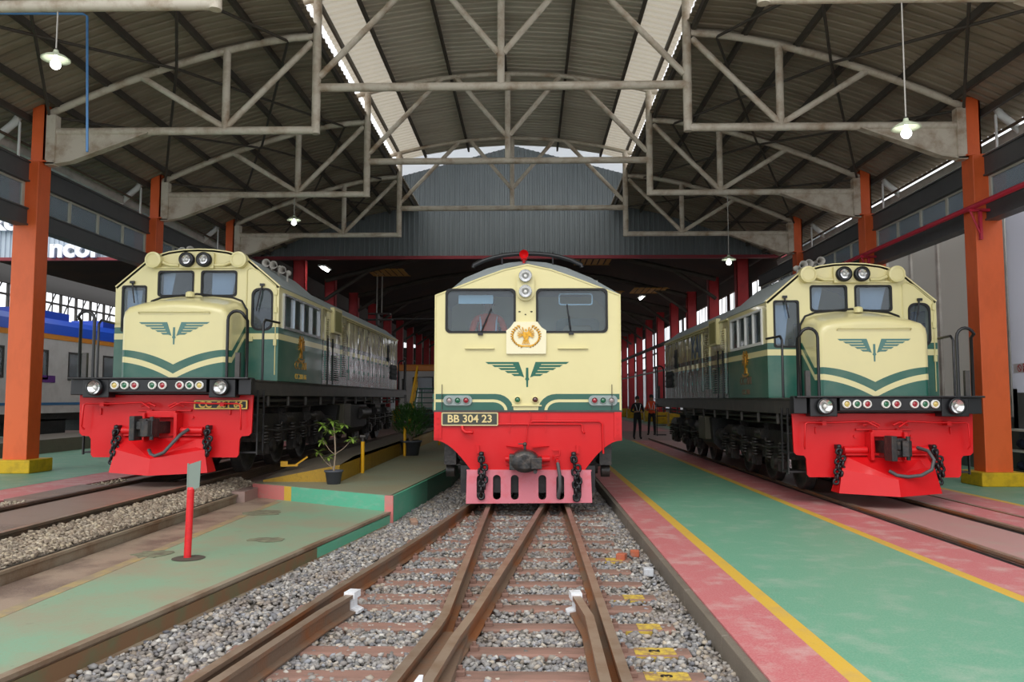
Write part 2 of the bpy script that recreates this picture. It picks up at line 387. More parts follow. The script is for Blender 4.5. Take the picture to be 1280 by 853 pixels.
def text_words(name, s, size, M, mats, parent, t=.004, align='CENTER', bold=0., sx=1.):
    """lettering split so that every word is an object of its own"""
    me = text_mesh(s, size, Matrix.Identity(4), t, align, bold, sx)
    bm = bmesh.new(); bm.from_mesh(me); seen = set(); isl = []
    for v in bm.verts:
        if v in seen: continue
        st = [v]; seen.add(v); g = []
        while st:
            q = st.pop(); g.append(q)
            for e in q.link_edges:
                o = e.other_vert(q)
                if o not in seen: seen.add(o); st.append(o)
        isl.append((min(q.co.x for q in g), max(q.co.x for q in g), g))
    isl.sort(key=lambda i: i[0]); words = []; last = None
    for a, c, g in isl:
        if last is None or a - last > .17 * size * sx: words.append([])
        words[-1] += g; last = c if last is None else max(last, c)
    for w in words:
        b2 = bmesh.new(); mp = {v: b2.verts.new(v.co) for v in w}
        for f in {f for v in w for f in v.link_faces}: b2.faces.new([mp[v] for v in f.verts])
        m2 = bpy.data.meshes.new(name); b2.to_mesh(m2); b2.free(); m2.transform(M); link(name, m2, mats, parent)
    bm.free(); bpy.data.meshes.remove(me)
def skin(name, verts, edges, radii, root=0, sub=2):
    me = bpy.data.meshes.new(name); me.from_pydata([tuple(v) for v in verts], edges, [])
    o = bpy.data.objects.new(name, me); COL.objects.link(o)
    md = o.modifiers.new('s', 'SKIN'); sd = me.skin_vertices[0].data
    for i, r in enumerate(radii): sd[i].radius = r if isinstance(r, tuple) else (r, r)
    sd[root].use_root = True
    ss = o.modifiers.new('u', 'SUBSURF'); ss.levels = sub; ss.render_levels = sub
    dg = bpy.context.evaluated_depsgraph_get(); r = bpy.data.meshes.new_from_object(o.evaluated_get(dg))
    bpy.data.objects.remove(o); r.polygons.foreach_set('use_smooth', [True] * len(r.polygons)); return r
# ------------------------------------------------------------------ ground and floors
def slab(name, poly, z0, z1, mats, label=None, sidem_=None):
    b = MB(); b.plate([poly], TOP(z1), z1 - z0)
    if sidem_ is not None:
        n = len(b.f)
        for i in range(n):
            if len(b.f[i]) == 4: b.m[i] = 1
    return struct(b.build(name, mats), label)
def strips(name, xs, y0, y1, z1, z0, mats, label=None):
    """floor made of side by side painted strips: xs boundaries, mats per strip"""
    b = MB()
    for i in range(len(xs) - 1): b.box(xs[i], xs[i + 1], y0, y1, z0, z1, i)
    return struct(b.build(name, mats, fix=False), label)
YF = 3.0
b = MB(); b.box(-60, 60, -12, 110, -.6, -.30); struct(b.build('ground', m_dirt), 'dark soil under the tracks')
# right: floor level
strips('floor_right', [1.36, 1.80, 1.925, 3.86, 3.985, 4.63], YF, 31, 0.0, -.35, [p_red, p_yel, p_green, p_yel, p_red], 'green walkway with yellow lines and red borders')
strips('floor_right_track', [4.63, 4.70, 5.78, 5.90, 7.30, 7.41, 10.6], YF, 31, 0.0, -.35, [m_black, p_pinkc, m_black, p_red, p_yel, p_green], 'red floor round the sunken right-hand rails')
b = MB()
for k in range(22): b.box(1.30, 1.365, YF + k * 1.3, YF + k * 1.3 + 1.285, -.33, -.012)
struct(b.build('trim_1', p_conc, bevel=.008), 'concrete kerb beside the middle track')
# left low platform (level with rail heads) with rusty kerb rail
lowedge = [(-3.32, 3.0), (-3.005, 4.6), (-2.70, 6.48), (-2.33, 8.9), (-1.955, 11.42)]
lowp = [(-4.50, 3.0)] + [(x - .07, y) for x, y in lowedge] + [(-2.0, 11.5), (-4.50, 13.2)]
b = MB(); b.plate([lowp], TOP(-.005), .33); struct(b.build('floor_low_platform', p_lowg), 'low platform, worn green paint')
b = MB(); b.box(-4.5, -3.98, 3.0, 12.95, -.2, -.002); struct(b.build('floor_dusty_strip', p_tan), 'dusty unpainted strip of the low platform')
b = MB(); b.box(-3.98, -3.86, 3.0, 12.5, -.2, -.002); struct(b.build('trim_2', p_yelworn), 'faded yellow line on the low platform')
# high platform beside the left locomotive
hi = [(-1.99, 11.5), (-1.80, 13.8), (-1.63, 16.1), (-1.60, 31), (-3.15, 31), (-3.15, 13.6), (-4.5, 13.6), (-4.5, 13.1)]
b = MB(); b.plate([hi], TOP(.22), .5); struct(b.build('floor_high_platform', p_hiplat), 'raised platform between left and middle tracks')
def facing(a, c, z0, z1, th, m, name, lab):
    a = Vector((*a, 0)); c = Vector((*c, 0)); d = (c - a).normalized(); nrm = Vector((d.y, -d.x, 0)) * th
    b = MB(); vs = [(p.x, p.y, z) for z in (z0, z1) for p in (a, c, c + nrm, a + nrm)]
    b.add(vs, [(0, 1, 2, 3), (4, 7, 6, 5), (0, 4, 5, 1), (1, 5, 6, 2), (2, 6, 7, 3), (3, 7, 4, 0)]); return struct(b.build(name, m), lab)
facing((-3.72, 12.62), (-2.02, 11.50), -.02, .215, .03, p_kerbg, 'trim_3', 'green painted step riser')
facing((-3.86, 12.71), (-3.72, 12.62), -.02, .215, .03, p_yel, 'trim_4', 'yellow patch of the step riser')
facing((-4.5, 13.1), (-3.86, 12.71), -.02, .215, .03, p_kerbr, 'trim_5', 'red patch of the step riser')
facing((-2.05, 11.44), (-1.93, 11.44), -.3, .225, .05, p_kerbr, 'trim_6', 'bare corner post of the raised platform')
facing((-1.97, 11.5), (-1.78, 13.8), -.3, .21, .03, p_kerbg, 'trim_7', 'green side of the raised platform')
facing((-1.78, 13.8), (-1.60, 16.1), -.3, .21, .03, p_kerbdk, 'trim_8', 'dark green side of the raised platform')
facing((-1.60, 16.1), (-1.57, 31), -.3, .21, .03, p_kerbdk, 'trim_9', 'dark green far side of the raised platform')
# yellow edged slab beside the left track, ramped at its near end
b = MB(); q = [(-4.42, 13.3, .25), (-3.15, 13.3, .50), (-3.15, 14.4, .57), (-3.15, 31, .57), (-4.42, 31, .42), (-4.42, 15, .38)]
b.add([(x, y, 0) for x, y, z in q] + q, [(6, 7, 8, 9, 10, 11)], 1); b.add([(x, y, 0) for x, y, z in q] + q, [(0, 1, 7, 6), (1, 2, 8, 7), (2, 3, 9, 8), (3, 4, 10, 9), (4, 5, 11, 10), (5, 0, 6, 11)], 0); struct(b.build('floor_yellow_slab', [p_yslab, p_conc], fix=False), 'ramped slab with yellow side beside the left locomotive')
# left side ground
b = MB(); b.box(-30, -8.1, YF, 31, -.3, .2, 0); b.box(-8.1, -7.25, YF, 31, -.3, .198, 1); struct(b.build('floor_left', [p_green, p_red], fix=False), 'green and red floor round the left column')
b = MB(); b.box(-6.08, -5.08, 8.2, 12.6, .0, .285); b.box(-7.25, -6.2, 11.0, 12.9, .0, .21); struct(b.build('floor_track_planking', m_plank), 'brown planking between the left-hand rails')
b = MB(); b.box(-7.3, -4.4, 12.4, 31, -.3, .16); b.box(-30, -7.3, 31, 100, -.3, .05); b.box(-7.3, -1.6, 31, 100, -.3, .06); b.box(1.36, 20, 31, 100, -.3, .0); b.box(-1.6, 1.36, 36, 100, -.3, -.05); struct(b.build('floor_inner_shed', p_inner), 'dusty floor of the inner shed')
b = MB(); b.box(1.925, 3.8, 31, 90, -.2, .006, 0); b.box(7.4, 8.4, 31, 90, -.2, .006, 0); b.box(4.2, 6.9, 40, 90, -.2, .004, 1); struct(b.build('floor_inner_lanes', [p_green, p_red], fix=False), 'painted lanes of the inner shed')

# ------------------------------------------------------------------ roofs
CX = -.55
def corrugated(name, prof, y0, y1, pitch, amp, m, lab, parent=None, outer=None):
    """sheeting over the polyline prof (x,z); the ribs run along x, repeated along y"""
    ys = []; y = y0
    while y < y1:
        ys += [(y, 0), (y + pitch * .62, 0), (y + pitch * .70, amp), (y + pitch * .92, amp)]; y += pitch
    vs = []; fs = []; n = len(prof)
    for yy, dz in ys:
        for x, z in prof: vs.append((x, yy, z + dz))
    for k in range(len(ys) - 1): fs += [(k * n + i, k * n + i + 1, (k + 1) * n + i + 1, (k + 1) * n + i) for i in range(n - 1)]
    b = MB(); b.add(vs, fs)
    if outer: b.m = [1 if (i % (n - 1)) in (0, n - 2) else 0 for i in range(len(fs))]
    return struct(b.build(name, [m, outer] if outer else m, parent, fix=False), lab)
m_sheet = mat('brown_grey_roof_sheet', '978b78', .5, metal=.0, dirt='6a5d4b', damt=.7, dscale=.8, stretch=(.3, 2, 1))
m_sheetc = mat('pale_roof_sheet', 'd0c8b8', .5, metal=0, dirt='a89c8a', damt=.7, dscale=.7, stretch=(.3, 2, 1))
def arc_side(x):  # top chord height against |x - CX|
    t = max(0, (x - 3.7) / (9.1 - 3.7)); return 8.72 - 1.62 * (t ** 1.55)
def side_prof(s): return [(CX + s * d, arc_side(d) + .17) for d in (3.62, 4.5, 5.5, 6.5, 7.5, 8.5, 9.3)] + [(CX + s * (9.95 if s > 0 else 10.5), 6.92 if s > 0 else 6.8)]
for s, nm in ((-1, 'left'), (1, 'right')):
    c = corrugated('ceiling_' + nm, side_prof(s), 8.0, 29.9, .23, .045, m_sheet, 'curved corrugated side roof, ' + nm)
    for d in (3.75, 4.75, 5.75, 6.75, 7.75, 8.7, 9.3):
        b = MB(); z = arc_side(d) + .03; b.box(CX + s * d - .035, CX + s * d + .035, 8.0, 29.9, z, z + .13); b.build('purlin', m_purlin, c)
    b = MB()
    for y0 in (10.2, 15.2, 20.1, 25.2):
        y1 = y0 + 5
        for da, db in ((4.2, 6.4), (8.9, 6.4)):
            b.tube([(CX + s * da, y0, arc_side(da) - .05), (CX + s * db, y1 if y1 < 29 else 29, arc_side(db) - .08)], .028, 6)
            b.tube([(CX + s * db, y0, arc_side(db) - .08), (CX + s * da, min(y1, 29), arc_side(da) - .05)], .028, 6)
    b.build('wind_bracing', m_purlin, c)
def arc_mid(d): return 10.0 - .50 * (d / 3.72) ** 2
mid = [(CX + d, arc_mid(abs(d)) + .17) for d in (-3.90, -2.95, -1.5, 0, 1.5, 2.95, 3.90)]
c = corrugated('ceiling_middle', mid, 8.0, 26.6, .23, .04, m_sheetc, 'raised vaulted middle roof', outer=sheetlit('translucent_outer_sheet', 'd8d0c0', .32))  # outermost panels use a partly translucent sheet
for d in (-3.7, -2.95, -1.5, -.05, 1.5, 2.95, 3.7):
    b = MB(); z = arc_mid(abs(d)); b.box(CX + d - .03, CX + d + .03, 8.0, 26.6, z + .04, z + .155); b.build('purlin', m_purlin, c)

# gable wall at the mouth of the inner shed
m_gable = mat('blue_grey_wall_sheet', '686f70', .5, metal=0, dirt='565d5e', damt=.5, dscale=1, stretch=(2, 1, .3))
def ribwall(name, x0, x1, y, zlo, topf, m, lab, pitch=.19, amp=.045):
    xs = []; x = x0
    while x < x1:
        xs += [(x, 0), (x + pitch * .55, 0), (x + pitch * .66, amp), (x + pitch * .89, amp)]; x += pitch
    vs = []; fs = []
    for xx, dy in xs: vs += [(xx, y - dy, zlo), (xx, y - dy, topf(xx))]
    for k in range(len(xs) - 1): fs.append((2 * k, 2 * k + 2, 2 * k + 3, 2 * k + 1))
    b = MB(); b.add(vs, fs); return struct(b.build(name, m, fix=False), lab)
ribwall('wall_gable', -11.2, 13.0, 30.0, 7.0, lambda x: 11.25 - abs(x - CX) * .265, m_gable, 'blue-grey corrugated gable wall')
ribwall('wall_gable_left', -34, -11.2, 30.0, 7.0, lambda x: 11.0, mat('lit_tone_wall_sheet', 'a9b4bf', .5, metal=.1), 'corrugated gable continuing left, its colour lightened for outdoor light, with white lettering')  # same wall as the middle gable; outdoor light is put into its paler colour
b = MB(); b.box(-34, 13, 29.9, 30.1, 6.88, 7.0); struct(b.build('trim_10', mat('dark_red_beam_paint', '7a1a24', .5)), 'red edge beam under the gable wall')
b = MB()
for s in (-1, 1): b.prism([(CX, 11.25), (CX + s * 8.5, 8.998), (CX + s * 8.5, 9.05), (CX, 11.30)], 'y', 28.0, 30.4)
struct(b.build('ceiling_gable_verge', m_trans), 'white verge sheets above the gable')

# ------------------------------------------------------------------ roof trusses
def truss(y, label, full=True):
    t = thing('roof_truss', label, 'roof truss', (CX, y, 0), group=None)
    def T(name, pts, r=.07): b = MB(); b.tube(pts, r, 10); return b.build(name, m_truss, t)
    zb, zc = 6.83, 7.68
    if True:
        T('bottom_chord', [(-3.61, 0, zc), (3.61, 0, zc)], .082)
        T('top_chord', [(d, 0, arc_mid(abs(d)) - .03) for d in np.linspace(-3.95, 3.95, 17)], .06)
        T('post', [(0, 0, zc), (0, 0, 9.95)], .075)
        for s in (-1, 1):
            T('post', [(s * 3.62, 0, zb - .075), (s * 3.62, 0, 9.48)], .085)
            T('diagonal', [(s * .05, 0, 8.35), (s * 1.35, 0, arc_mid(1.35) - .03)], .062)
            T('diagonal', [(s * 3.56, 0, zc + .22), (s * 1.7, 0, arc_mid(1.7) - .03)], .062)
    for s in (-1, 1):
        T('bottom_chord', [(s * 3.62, 0, zb), (s * 8.85, 0, zb)], .078)
        T('top_chord', [(s * d, 0, arc_side(d)) for d in np.linspace(3.7, 9.05, 14)], .07)
        T('post', [(s * 5.4, 0, zb), (s * 5.4, 0, arc_side(5.4))], .075)
        T('diagonal', [(s * 3.72, 0, 8.6), (s * 5.36, 0, zb + .1)], .062)
        T('diagonal', [(s * 5.44, 0, zb + .08), (s * 7.1, 0, arc_side(7.1))], .062)
        b = MB(); pr = [(s * 8.9, 6.20), (s * 8.9, 6.80), (s * 6.9, 6.80), (s * 7.4, 6.62), (s * 8.4, 6.25), (s * 8.7, 6.2)]
        b.prism(pr, 'y', -.03, .03); b.box(min(s * 8.72, s * 8.9), max(s * 8.72, s * 8.9), -.09, .09, 6.15, 7.15)
        fl = [(s * 6.9, 6.80), (s * 7.4, 6.62), (s * 8.4, 6.25), (s * 8.7, 6.2), (s * 8.9, 6.2), (s * 8.9, 6.17), (s * 8.7, 6.17), (s * 8.4, 6.22), (s * 7.4, 6.59), (s * 6.9, 6.77)]
        b.prism(fl, 'y', -.09, .09); b.build('haunch_plate', m_truss, t)
    return t
truss(10.2, 'nearest white tubular roof truss, only its lower side chords and corners showing at the top')
truss(15.2, 'large white tubular roof truss carried by the two nearest orange columns')
truss(20.1, 'white tubular roof truss, second of the complete ones behind the nearest columns')
truss(25.2, 'farthest white tubular roof truss, just in front of the blue-grey gable')

# ------------------------------------------------------------------ columns and girders of the open shed
def column(x, y, s, zf, w, label):
    t = thing('column', label, 'column', (x, y, zf))
    b = MB(); b.box(-w / 2, w / 2, -.2, .2, 0, 6.2 - zf); b.build('shaft', m_orange, t, bevel=.012)
    b = MB(); b.box(-w / 2 - .17, w / 2 + .17, -.37, .37, 0, .25); b.build('plinth', m_yelbase, t, bevel=.015)
    b = MB(); k = -s * (w / 2 - .1)
    b.box(k - .13, k + .13, -.1, -.085, 6.2 - zf, 7.35 - zf); b.box(k - .13, k + .13, .085, .1, 6.2 - zf, 7.35 - zf); b.box(k - .12, k - .10, -.09, .09, 6.2 - zf, 7.35 - zf); b.box(k + .10, k + .13, -.1, .1, 6.2 - zf, 7.35 - zf)
    b.box(k - .17, k + .17, -.14, .14, 6.2 - zf, 6.23 - zf); b.build('upper_post', m_orange, t)
    b = MB(); p = s * (w / 2 + .02)
    b.tube([(p, -.1, 7.55 - zf), (p, -.1, 7.15 - zf), (p + s * .10, -.1, 7.0 - zf), (p + s * .55, -.1, 6.6 - zf), (p + s * .95, -.1, 6.3 - zf)], .075, 10)
    b.tube([(p, -.1, 7.0 - zf), (p, -.1, 6.1 - zf)], .025, 6)
    b.build('downpipe', m_pvc, t)
    return t
COLY = (10.2, 15.2, 20.1, 25.2)
names = {10.2: 'nearest', 15.2: 'big', 20.1: 'second', 25.2: 'third'}
column(-9.72, 15.2, -1, .2, .46, 'tall orange column at far left on a yellow plinth')
column(8.62, 15.2, 1, 0, .50, 'tall orange column at far right on a yellow plinth beside the locomotive')
column(-9.72, 20.1, -1, .2, .46, 'orange column behind the left locomotive roof, second in the left row')
column(8.62, 20.1, 1, 0, .50, 'orange column behind the right locomotive, second in the right row')
column(-9.72, 25.2, -1, .2, .46, 'small orange column third in the left row, above the left locomotive')
column(8.62, 25.2, 1, 0, .50, 'small orange column third in the right row, above the right locomotive')
wi = 0
for s, X, zf in ((-1, -9.78, .2), (1, 8.68, 0)):
    for k, (y0, y1) in enumerate(((5.4, 15.0), (15.4, 19.9), (20.3, 25.0), (25.4, 29.9))):
        side = 'left' if s < 0 else 'right'; bay = ('nearest', 'second', 'third', 'farthest')[k]
        for z0, z1, lv in ((5.78, 6.18, 'upper'), (4.93, 5.27, 'lower')):
            b = MB(); b.box(X - .10, X + .10, y0, y1, z0 + .03, z1 - .03); b.box(X - .13, X + .13, y0, y1, z0, z0 + .03); b.box(X - .13, X + .13, y0, y1, z1 - .03, z1)
            tag(b.build('girder', m_girder), '%s grey girder of the %s bay on the %s side' % (lv, bay, side), 'girder')
        wi += 1; b = MB(); n = 4 if k else 8
        b.box(X - .03, X + .03, y0, y1, 5.27, 5.31); b.box(X - .03, X + .03, y0, y1, 5.74, 5.78)
        for i in range(n + 1):
            yy = y0 + (y1 - y0 - .07) * i / n; b.box(X - .035, X + .035, yy, yy + .07, 5.27, 5.78)
        w = struct(b.build('window_%d' % wi, m_mull), 'glazed band between the grey girders')
        b = MB(); b.box(X - .004, X + .004, y0, y1, 5.3, 5.75); b.build('glass', m_glassd, w)
        for z, r in ((6.32, .035), (6.62, .03)):
            pass
    b = MB(); b.tube([(X + s * .34, 5.4, 6.38), (X + s * .34, 29.8, 6.38)], .035, 8); b.tube([(X + s * .44, 5.4, 6.75), (X + s * .44, 29.8, 6.75)], .03, 8)
    tag(b.build('conduit_run', mat('brown_conduit', '5a4a3c', .6)), 'thin brown pipes running above the grey girders on the %s side' % side, 'pipe')
    b = MB(); gx = X + s * .72; b.prism([(gx - .14, 6.75), (gx - .10, 6.60), (gx + .10, 6.60), (gx + .14, 6.75), (gx + .12, 6.75), (gx + .08, 6.63), (gx - .08, 6.63), (gx - .12, 6.75)], 'y', 5.4, 29.9)
    tag(b.build('roof_gutter', m_gutter), 'pale roof gutter running along the %s eave' % side, 'gutter')
# red gas pipe with its brackets, right side
t = thing('gas_pipe', 'long red pipe running along the right-hand girders', 'pipe', (8.28, 0, 0))
b = MB(); b.tube([(0, 5.5, 5.20), (0, 29.5, 5.12)], .05, 10); b.build('pipe', m_redpipe, t)
for y in (10.0, 14.9, 19.8, 24.9):
    b = MB(); b.box(-.08, .3, y - .03, y + .03, 5.08, 5.13); b.box(.1, .15, y - .03, y + .03, 4.55, 5.1); b.tube([(-.05, y, 5.08), (.12, y, 4.65)], .02, 6); b.build('bracket', m_redpipe, t)

# ------------------------------------------------------------------ right-hand wall and neighbours
m_wallw = sheetlit('brightened_wall_panel', 'dfe0e6', .6)  # translucency added to brighten a wall that is really opaque
m_wallg = mat('weathered_grey_panel', 'bdbbb6', .65, dirt='857a70', damt=.7, dscale=.7, stretch=(1, .4, 2.2))
m_wallb = mat('dark_grey_base_panel', '5b6264', .6)
b = MB(); b.box(10.2, 10.21, 4, 17.15, 1.72, 5.6, 0); b.box(10.2, 10.4, 4, 17.15, .95, 1.72, 1); b.box(10.35, 10.4, 4, 17.15, 0, .95, 1); b.box(10.2, 10.4, 17.0, 17.15, 0, 1.8, 1)
struct(b.build('wall_right', [m_wallw, m_wallb], fix=False), 'white wall at far right with dark base')
b = MB(); b.box(10.5, 10.51, 17.15, 30, 0, 6.2, 1)
for k in range(9): b.box(10.44, 10.5, 17.6 + 1.45 * k, 17.72 + 1.45 * k, 0, 6.2, 0)
struct(b.build('wall_right_panels', [m_wallg, sheetlit('frosted_grey_panel', 'c9c7c2', .55)], fix=False), 'weathered grey panels behind the right columns')
b = MB(); b.box(10.4, 10.5, 17.15, 30, 0, 1.2); struct(b.build('baseboard_right', m_wallb), 'dark base of the grey panels')
t = thing('wall_sign', 'small white sign with red symbol and lettering on the white wall', 'sign', (10.19, 16.85, 2.23))
b = MB(); b.box(-.01, .0, -2.2, .2, -.1, .1); b.build('board', mat('sign_white', 'dfdde2', .5), t)
sm = Matrix(((0, 0, -1, -.012), (-1, 0, 0, 0), (0, 1, 0, 0), (0, 0, 0, 1)))
b = MB(); b.plate([circ(0, 0, .075), circ(0, 0, .058)], sm, .004); b.plate([[(-.05, .04), (-.035, .055), (.05, -.04), (.035, -.055)]], sm, .004); b.build('symbol', m_redpipe, t)
me = text_mesh('DILARANG', .11, sm @ Matrix.Translation((.12, .045, 0)), .003, 'LEFT', bold=.004); link('lettering', me, m_redpipe, t)
me = text_mesh('MEROKOK', .11, sm @ Matrix.Translation((.12, -.05, 0)), .003, 'LEFT', bold=.004); link('lettering', me, m_redpipe, t)
# neighbour roofs beyond both eaves
b = MB(); b.prism([(12.4, 7.15), (14.5, 7.5), (14.5, 7.6), (12.4, 7.25)], 'y', 12, 30); struct(b.build('ceiling_neighbour_right', m_sheet, fix=False), 'roof of the building to the right')
b = MB(); b.prism([(-12.4, 7.0), (-24, 8.6), (-24, 8.7), (-12.4, 7.1)], 'y', 9, 22.5); struct(b.build('ceiling_neighbour_left', m_sheet, fix=False), 'roof of the hall to the left')

# ------------------------------------------------------------------ inner shed beyond the gable
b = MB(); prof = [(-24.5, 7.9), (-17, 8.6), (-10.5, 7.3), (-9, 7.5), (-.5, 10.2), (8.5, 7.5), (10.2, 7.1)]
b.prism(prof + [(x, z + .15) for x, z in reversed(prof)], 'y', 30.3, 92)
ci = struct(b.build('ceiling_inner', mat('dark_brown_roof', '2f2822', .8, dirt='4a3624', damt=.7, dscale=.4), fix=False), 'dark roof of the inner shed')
for k in range(9):
    y = 36 + 6 * k; b = MB()
    b.tube([(-9.3, y, 7.0), (-5, y, 8.0), (-.5, y, 8.6), (4, y, 8.0), (8.4, y, 7.0)], .12, 8); b.tube([(-9.3, y, 6.1), (-7.2, y, 7.5)], .09, 6); b.tube([(8.4, y, 6.1), (6.4, y, 7.5)], .09, 6); b.build('rafter', m_purlin, ci)
k = 0
m_skl = mat('ochre_translucent_panel', 'b98a3c', .5)
for x, y in ((-6.6, 36), (-14.5, 37), (3.1, 37.5), (4.6, 46), (6.3, 41), (-4.6, 34.5), (-13.0, 33.0), (2.0, 52)):
    b = MB(); z = 6.85 + (9.9 - abs(x + .5)) * .30 if abs(x) < 9 else 7.35
    for j in range(6): b.box(x - .9 + j * .3, x - .68 + j * .3, y, y + 2.0, z - .5, z - .47)
    b.box(x - .9, x + .9, y, y + .06, z - .52, z - .50); b.box(x - .9, x + .9, y + 1.9, y + 1.96, z - .52, z - .50)
    tag(b.build('slatted_roof_panel', m_skl), None, 'roof panel', 'slatted ochre panels under the dark inner roof')['label'] = 'slatted ochre panel hanging under the dark inner roof'
def ired(x, y, label, zt=7.2, base=True):
    t = thing('column', label, 'column', (x, y, 0), group='red columns of the inner shed')
    b = MB(); w = .24
    b.box(-w, w, -.2, -.16, 0, zt); b.box(-w, w, .16, .2, 0, zt); b.box(-.03, .03, -.17, .17, 0, zt); b.box(-w, -w + .03, -.2, .2, 0, zt); b.box(w - .03, w, -.2, .2, 0, zt); b.build('shaft', m_redcol, t)
    b = MB(); b.box(-.42, .42, -.36, .36, 0, .75); b.build('plinth', m_yelbase, t, bevel=.02)
    return t
for s, x in ((-1, -9.3), (1, 8.5)):
    side = 'left' if s < 0 else 'right'
    for k in range(12): ired(x, 32.0 + 5 * k, 'red column of the %s row in the inner shed' % side)
m_panel = mat('pale_inner_wall_panel', 'b9b6b4', .6, dirt='8f8a88', damt=.6, dscale=.5)
for s, x in ((-1, -10.2), (1, 9.4)):
    nm = 'left' if s < 0 else 'right'
    b = MB(); b.box(x - .05, x + .05, 30, 92, 0, 3.9)
    struct(MB().box(x - .01, x + .01, 30 if s > 0 else 44, 92, .9, 3.9).box(x - .06, x + .06, 30 if s > 0 else 44, 92, 0, .9, 1).build('wall_inner_' + nm, [m_trans, m_panel], fix=False), 'pale translucent wall sheets of the inner shed')
    b = MB()
    for k in range(82):
        y = 30 + .75 * k; zt = 6.9
        if (k * 7) % 5 == 0: b.box(x - .01, x + .01, y, y + .55, 3.9, zt)
        b.box(x - .015, x + .015, y, y + .04, 3.9, zt)
    b.box(x - .06, x + .06, 30, 92, 4.9, 5.0); b.box(x - .06, x + .06, 30, 92, 6.5, 7.2); b.box(x - .06, x + .06, 30, 92, 3.85, 4.0)
    struct(b.build('window_%d' % (wi + (1 if s < 0 else 2)), mat('dull_mullion', '59524c', .7), fix=False), 'clerestory frames of the inner shed')
b = MB(); b.tube([(8.2, 31, 3.35), (8.2, 90, 3.35)], .06, 6); tag(b.build('overhead_rail', m_gutter), 'pale pipe rail running down the right side of the inner shed', 'pipe')
b = MB(); b.tube([(8.3, 31, 5.0), (8.3, 90, 5.0)], .12, 6); tag(b.build('crane_rail', m_purlin), 'dark crane rail on the red columns of the right row', 'beam')
b = MB(); b.box(-10.2, -2.2, 91.9, 92.1, 0, 8); b.box(2.2, 9.5, 91.9, 92.1, 0, 8); b.box(-2.2, 2.2, 91.9, 92.1, 5, 9); struct(b.build('wall_back', m_panel), 'end wall of the inner shed')
# left hall back: clerestory seen beyond the coach
b = MB()
for k in range(30): b.box(-26.06, -25.94, 30 + 1.5 * k, 30.12 + 1.5 * k, 5.7, 7.9); b.box(-26.02, -25.98, 30.75 + 1.5 * k, 30.82 + 1.5 * k, 5.7, 7.9); b.tube([(-26, 30 + 1.5 * k, 5.7), (-26, 31.1 + 1.5 * k, 7.4)], .04, 5)
b.box(-26.1, -25.9, 30, 92, 0, 5.7); b.box(-26.05, -25.95, 30, 92, 6.75, 6.85); b.box(-26.1, -25.9, 30, 92, 7.35, 8.3)
struct(b.build('wall_far_left', mat('dark_far_wall', '55524f', .8), fix=False), 'far wall of the left hall with a bright glazed band')
b = MB(); b.box(-30, -10, 91.9, 92, 0, 7.5); struct(b.build('wall_back_left', m_purlin), 'dark back wall of the left hall')
# white channel lettering on the left gable
t = thing('wall_lettering', 'white raised lettering on the lightened corrugated gable at left, one fragment copying a reflection', 'lettering', (-17.8, 29.9, 0))
ml = mat('white_channel_letter', 'f0f2f8', .4)
for txt, x, z, sz in (('ko', -2.25, 8.35, .98), ('ncor', .5, 7.30, .98), ('it', 2.2, 8.55, .8)):  # the short last row copies a faint reflection of letters in glazing
    me = text_mesh(txt, sz, front(-.08) @ Matrix.Translation((x, z, 0)), .07, bold=.04, sx=1.08); link('letter_row', me, ml, t)
# ------------------------------------------------------------------ locomotives
def wing_polys(w, h):
    """winged wheel emblem, centred; list of polygons"""
    P = []
    for s in (-1, 1):
        n = 5
        for i in range(n):
            z1 = h / 2 - i * h * .155; z0 = z1 - h * .108
            xo = w / 2 * (1 - .155 * i); xi = w * (.135 - .013 * i)
            P.append([(s * xo, z1), (s * (xo - w * .035), z0), (s * xi, z0), (s * xi, z1)])
        P.append([(s * w * .185, h * .5), (s * w * .10, h * .5), (s * w * .035, -h * .30), (s * w * .085, -h * .22)] if s > 0 else [(s * w * .185, h * .5), (s * w * .10, h * .5), (s * w * .035, -h * .30), (s * w * .085, -h * .22)])
    P.append([(-w * .014, h * .20), (w * .014, h * .20), (w * .016, -.30 * h), (w * .026, -.40 * h), (w * .012, -.46 * h), (w * .010, -h * .80), (-w * .010, -h * .80), (-w * .012, -.46 * h), (-w * .026, -.40 * h), (-w * .016, -.30 * h)])
    return P
def put_wing(parent, x, y, z, w, h, m):
    b = MB()
    for i, p in enumerate(wing_polys(w, h)):
        b.plate([[(a + x, c + z) for a, c in p]], front(y - .0015 - .0002 * i), .003 + .0002 * i)
    return b.build('winged_emblem', m, parent)
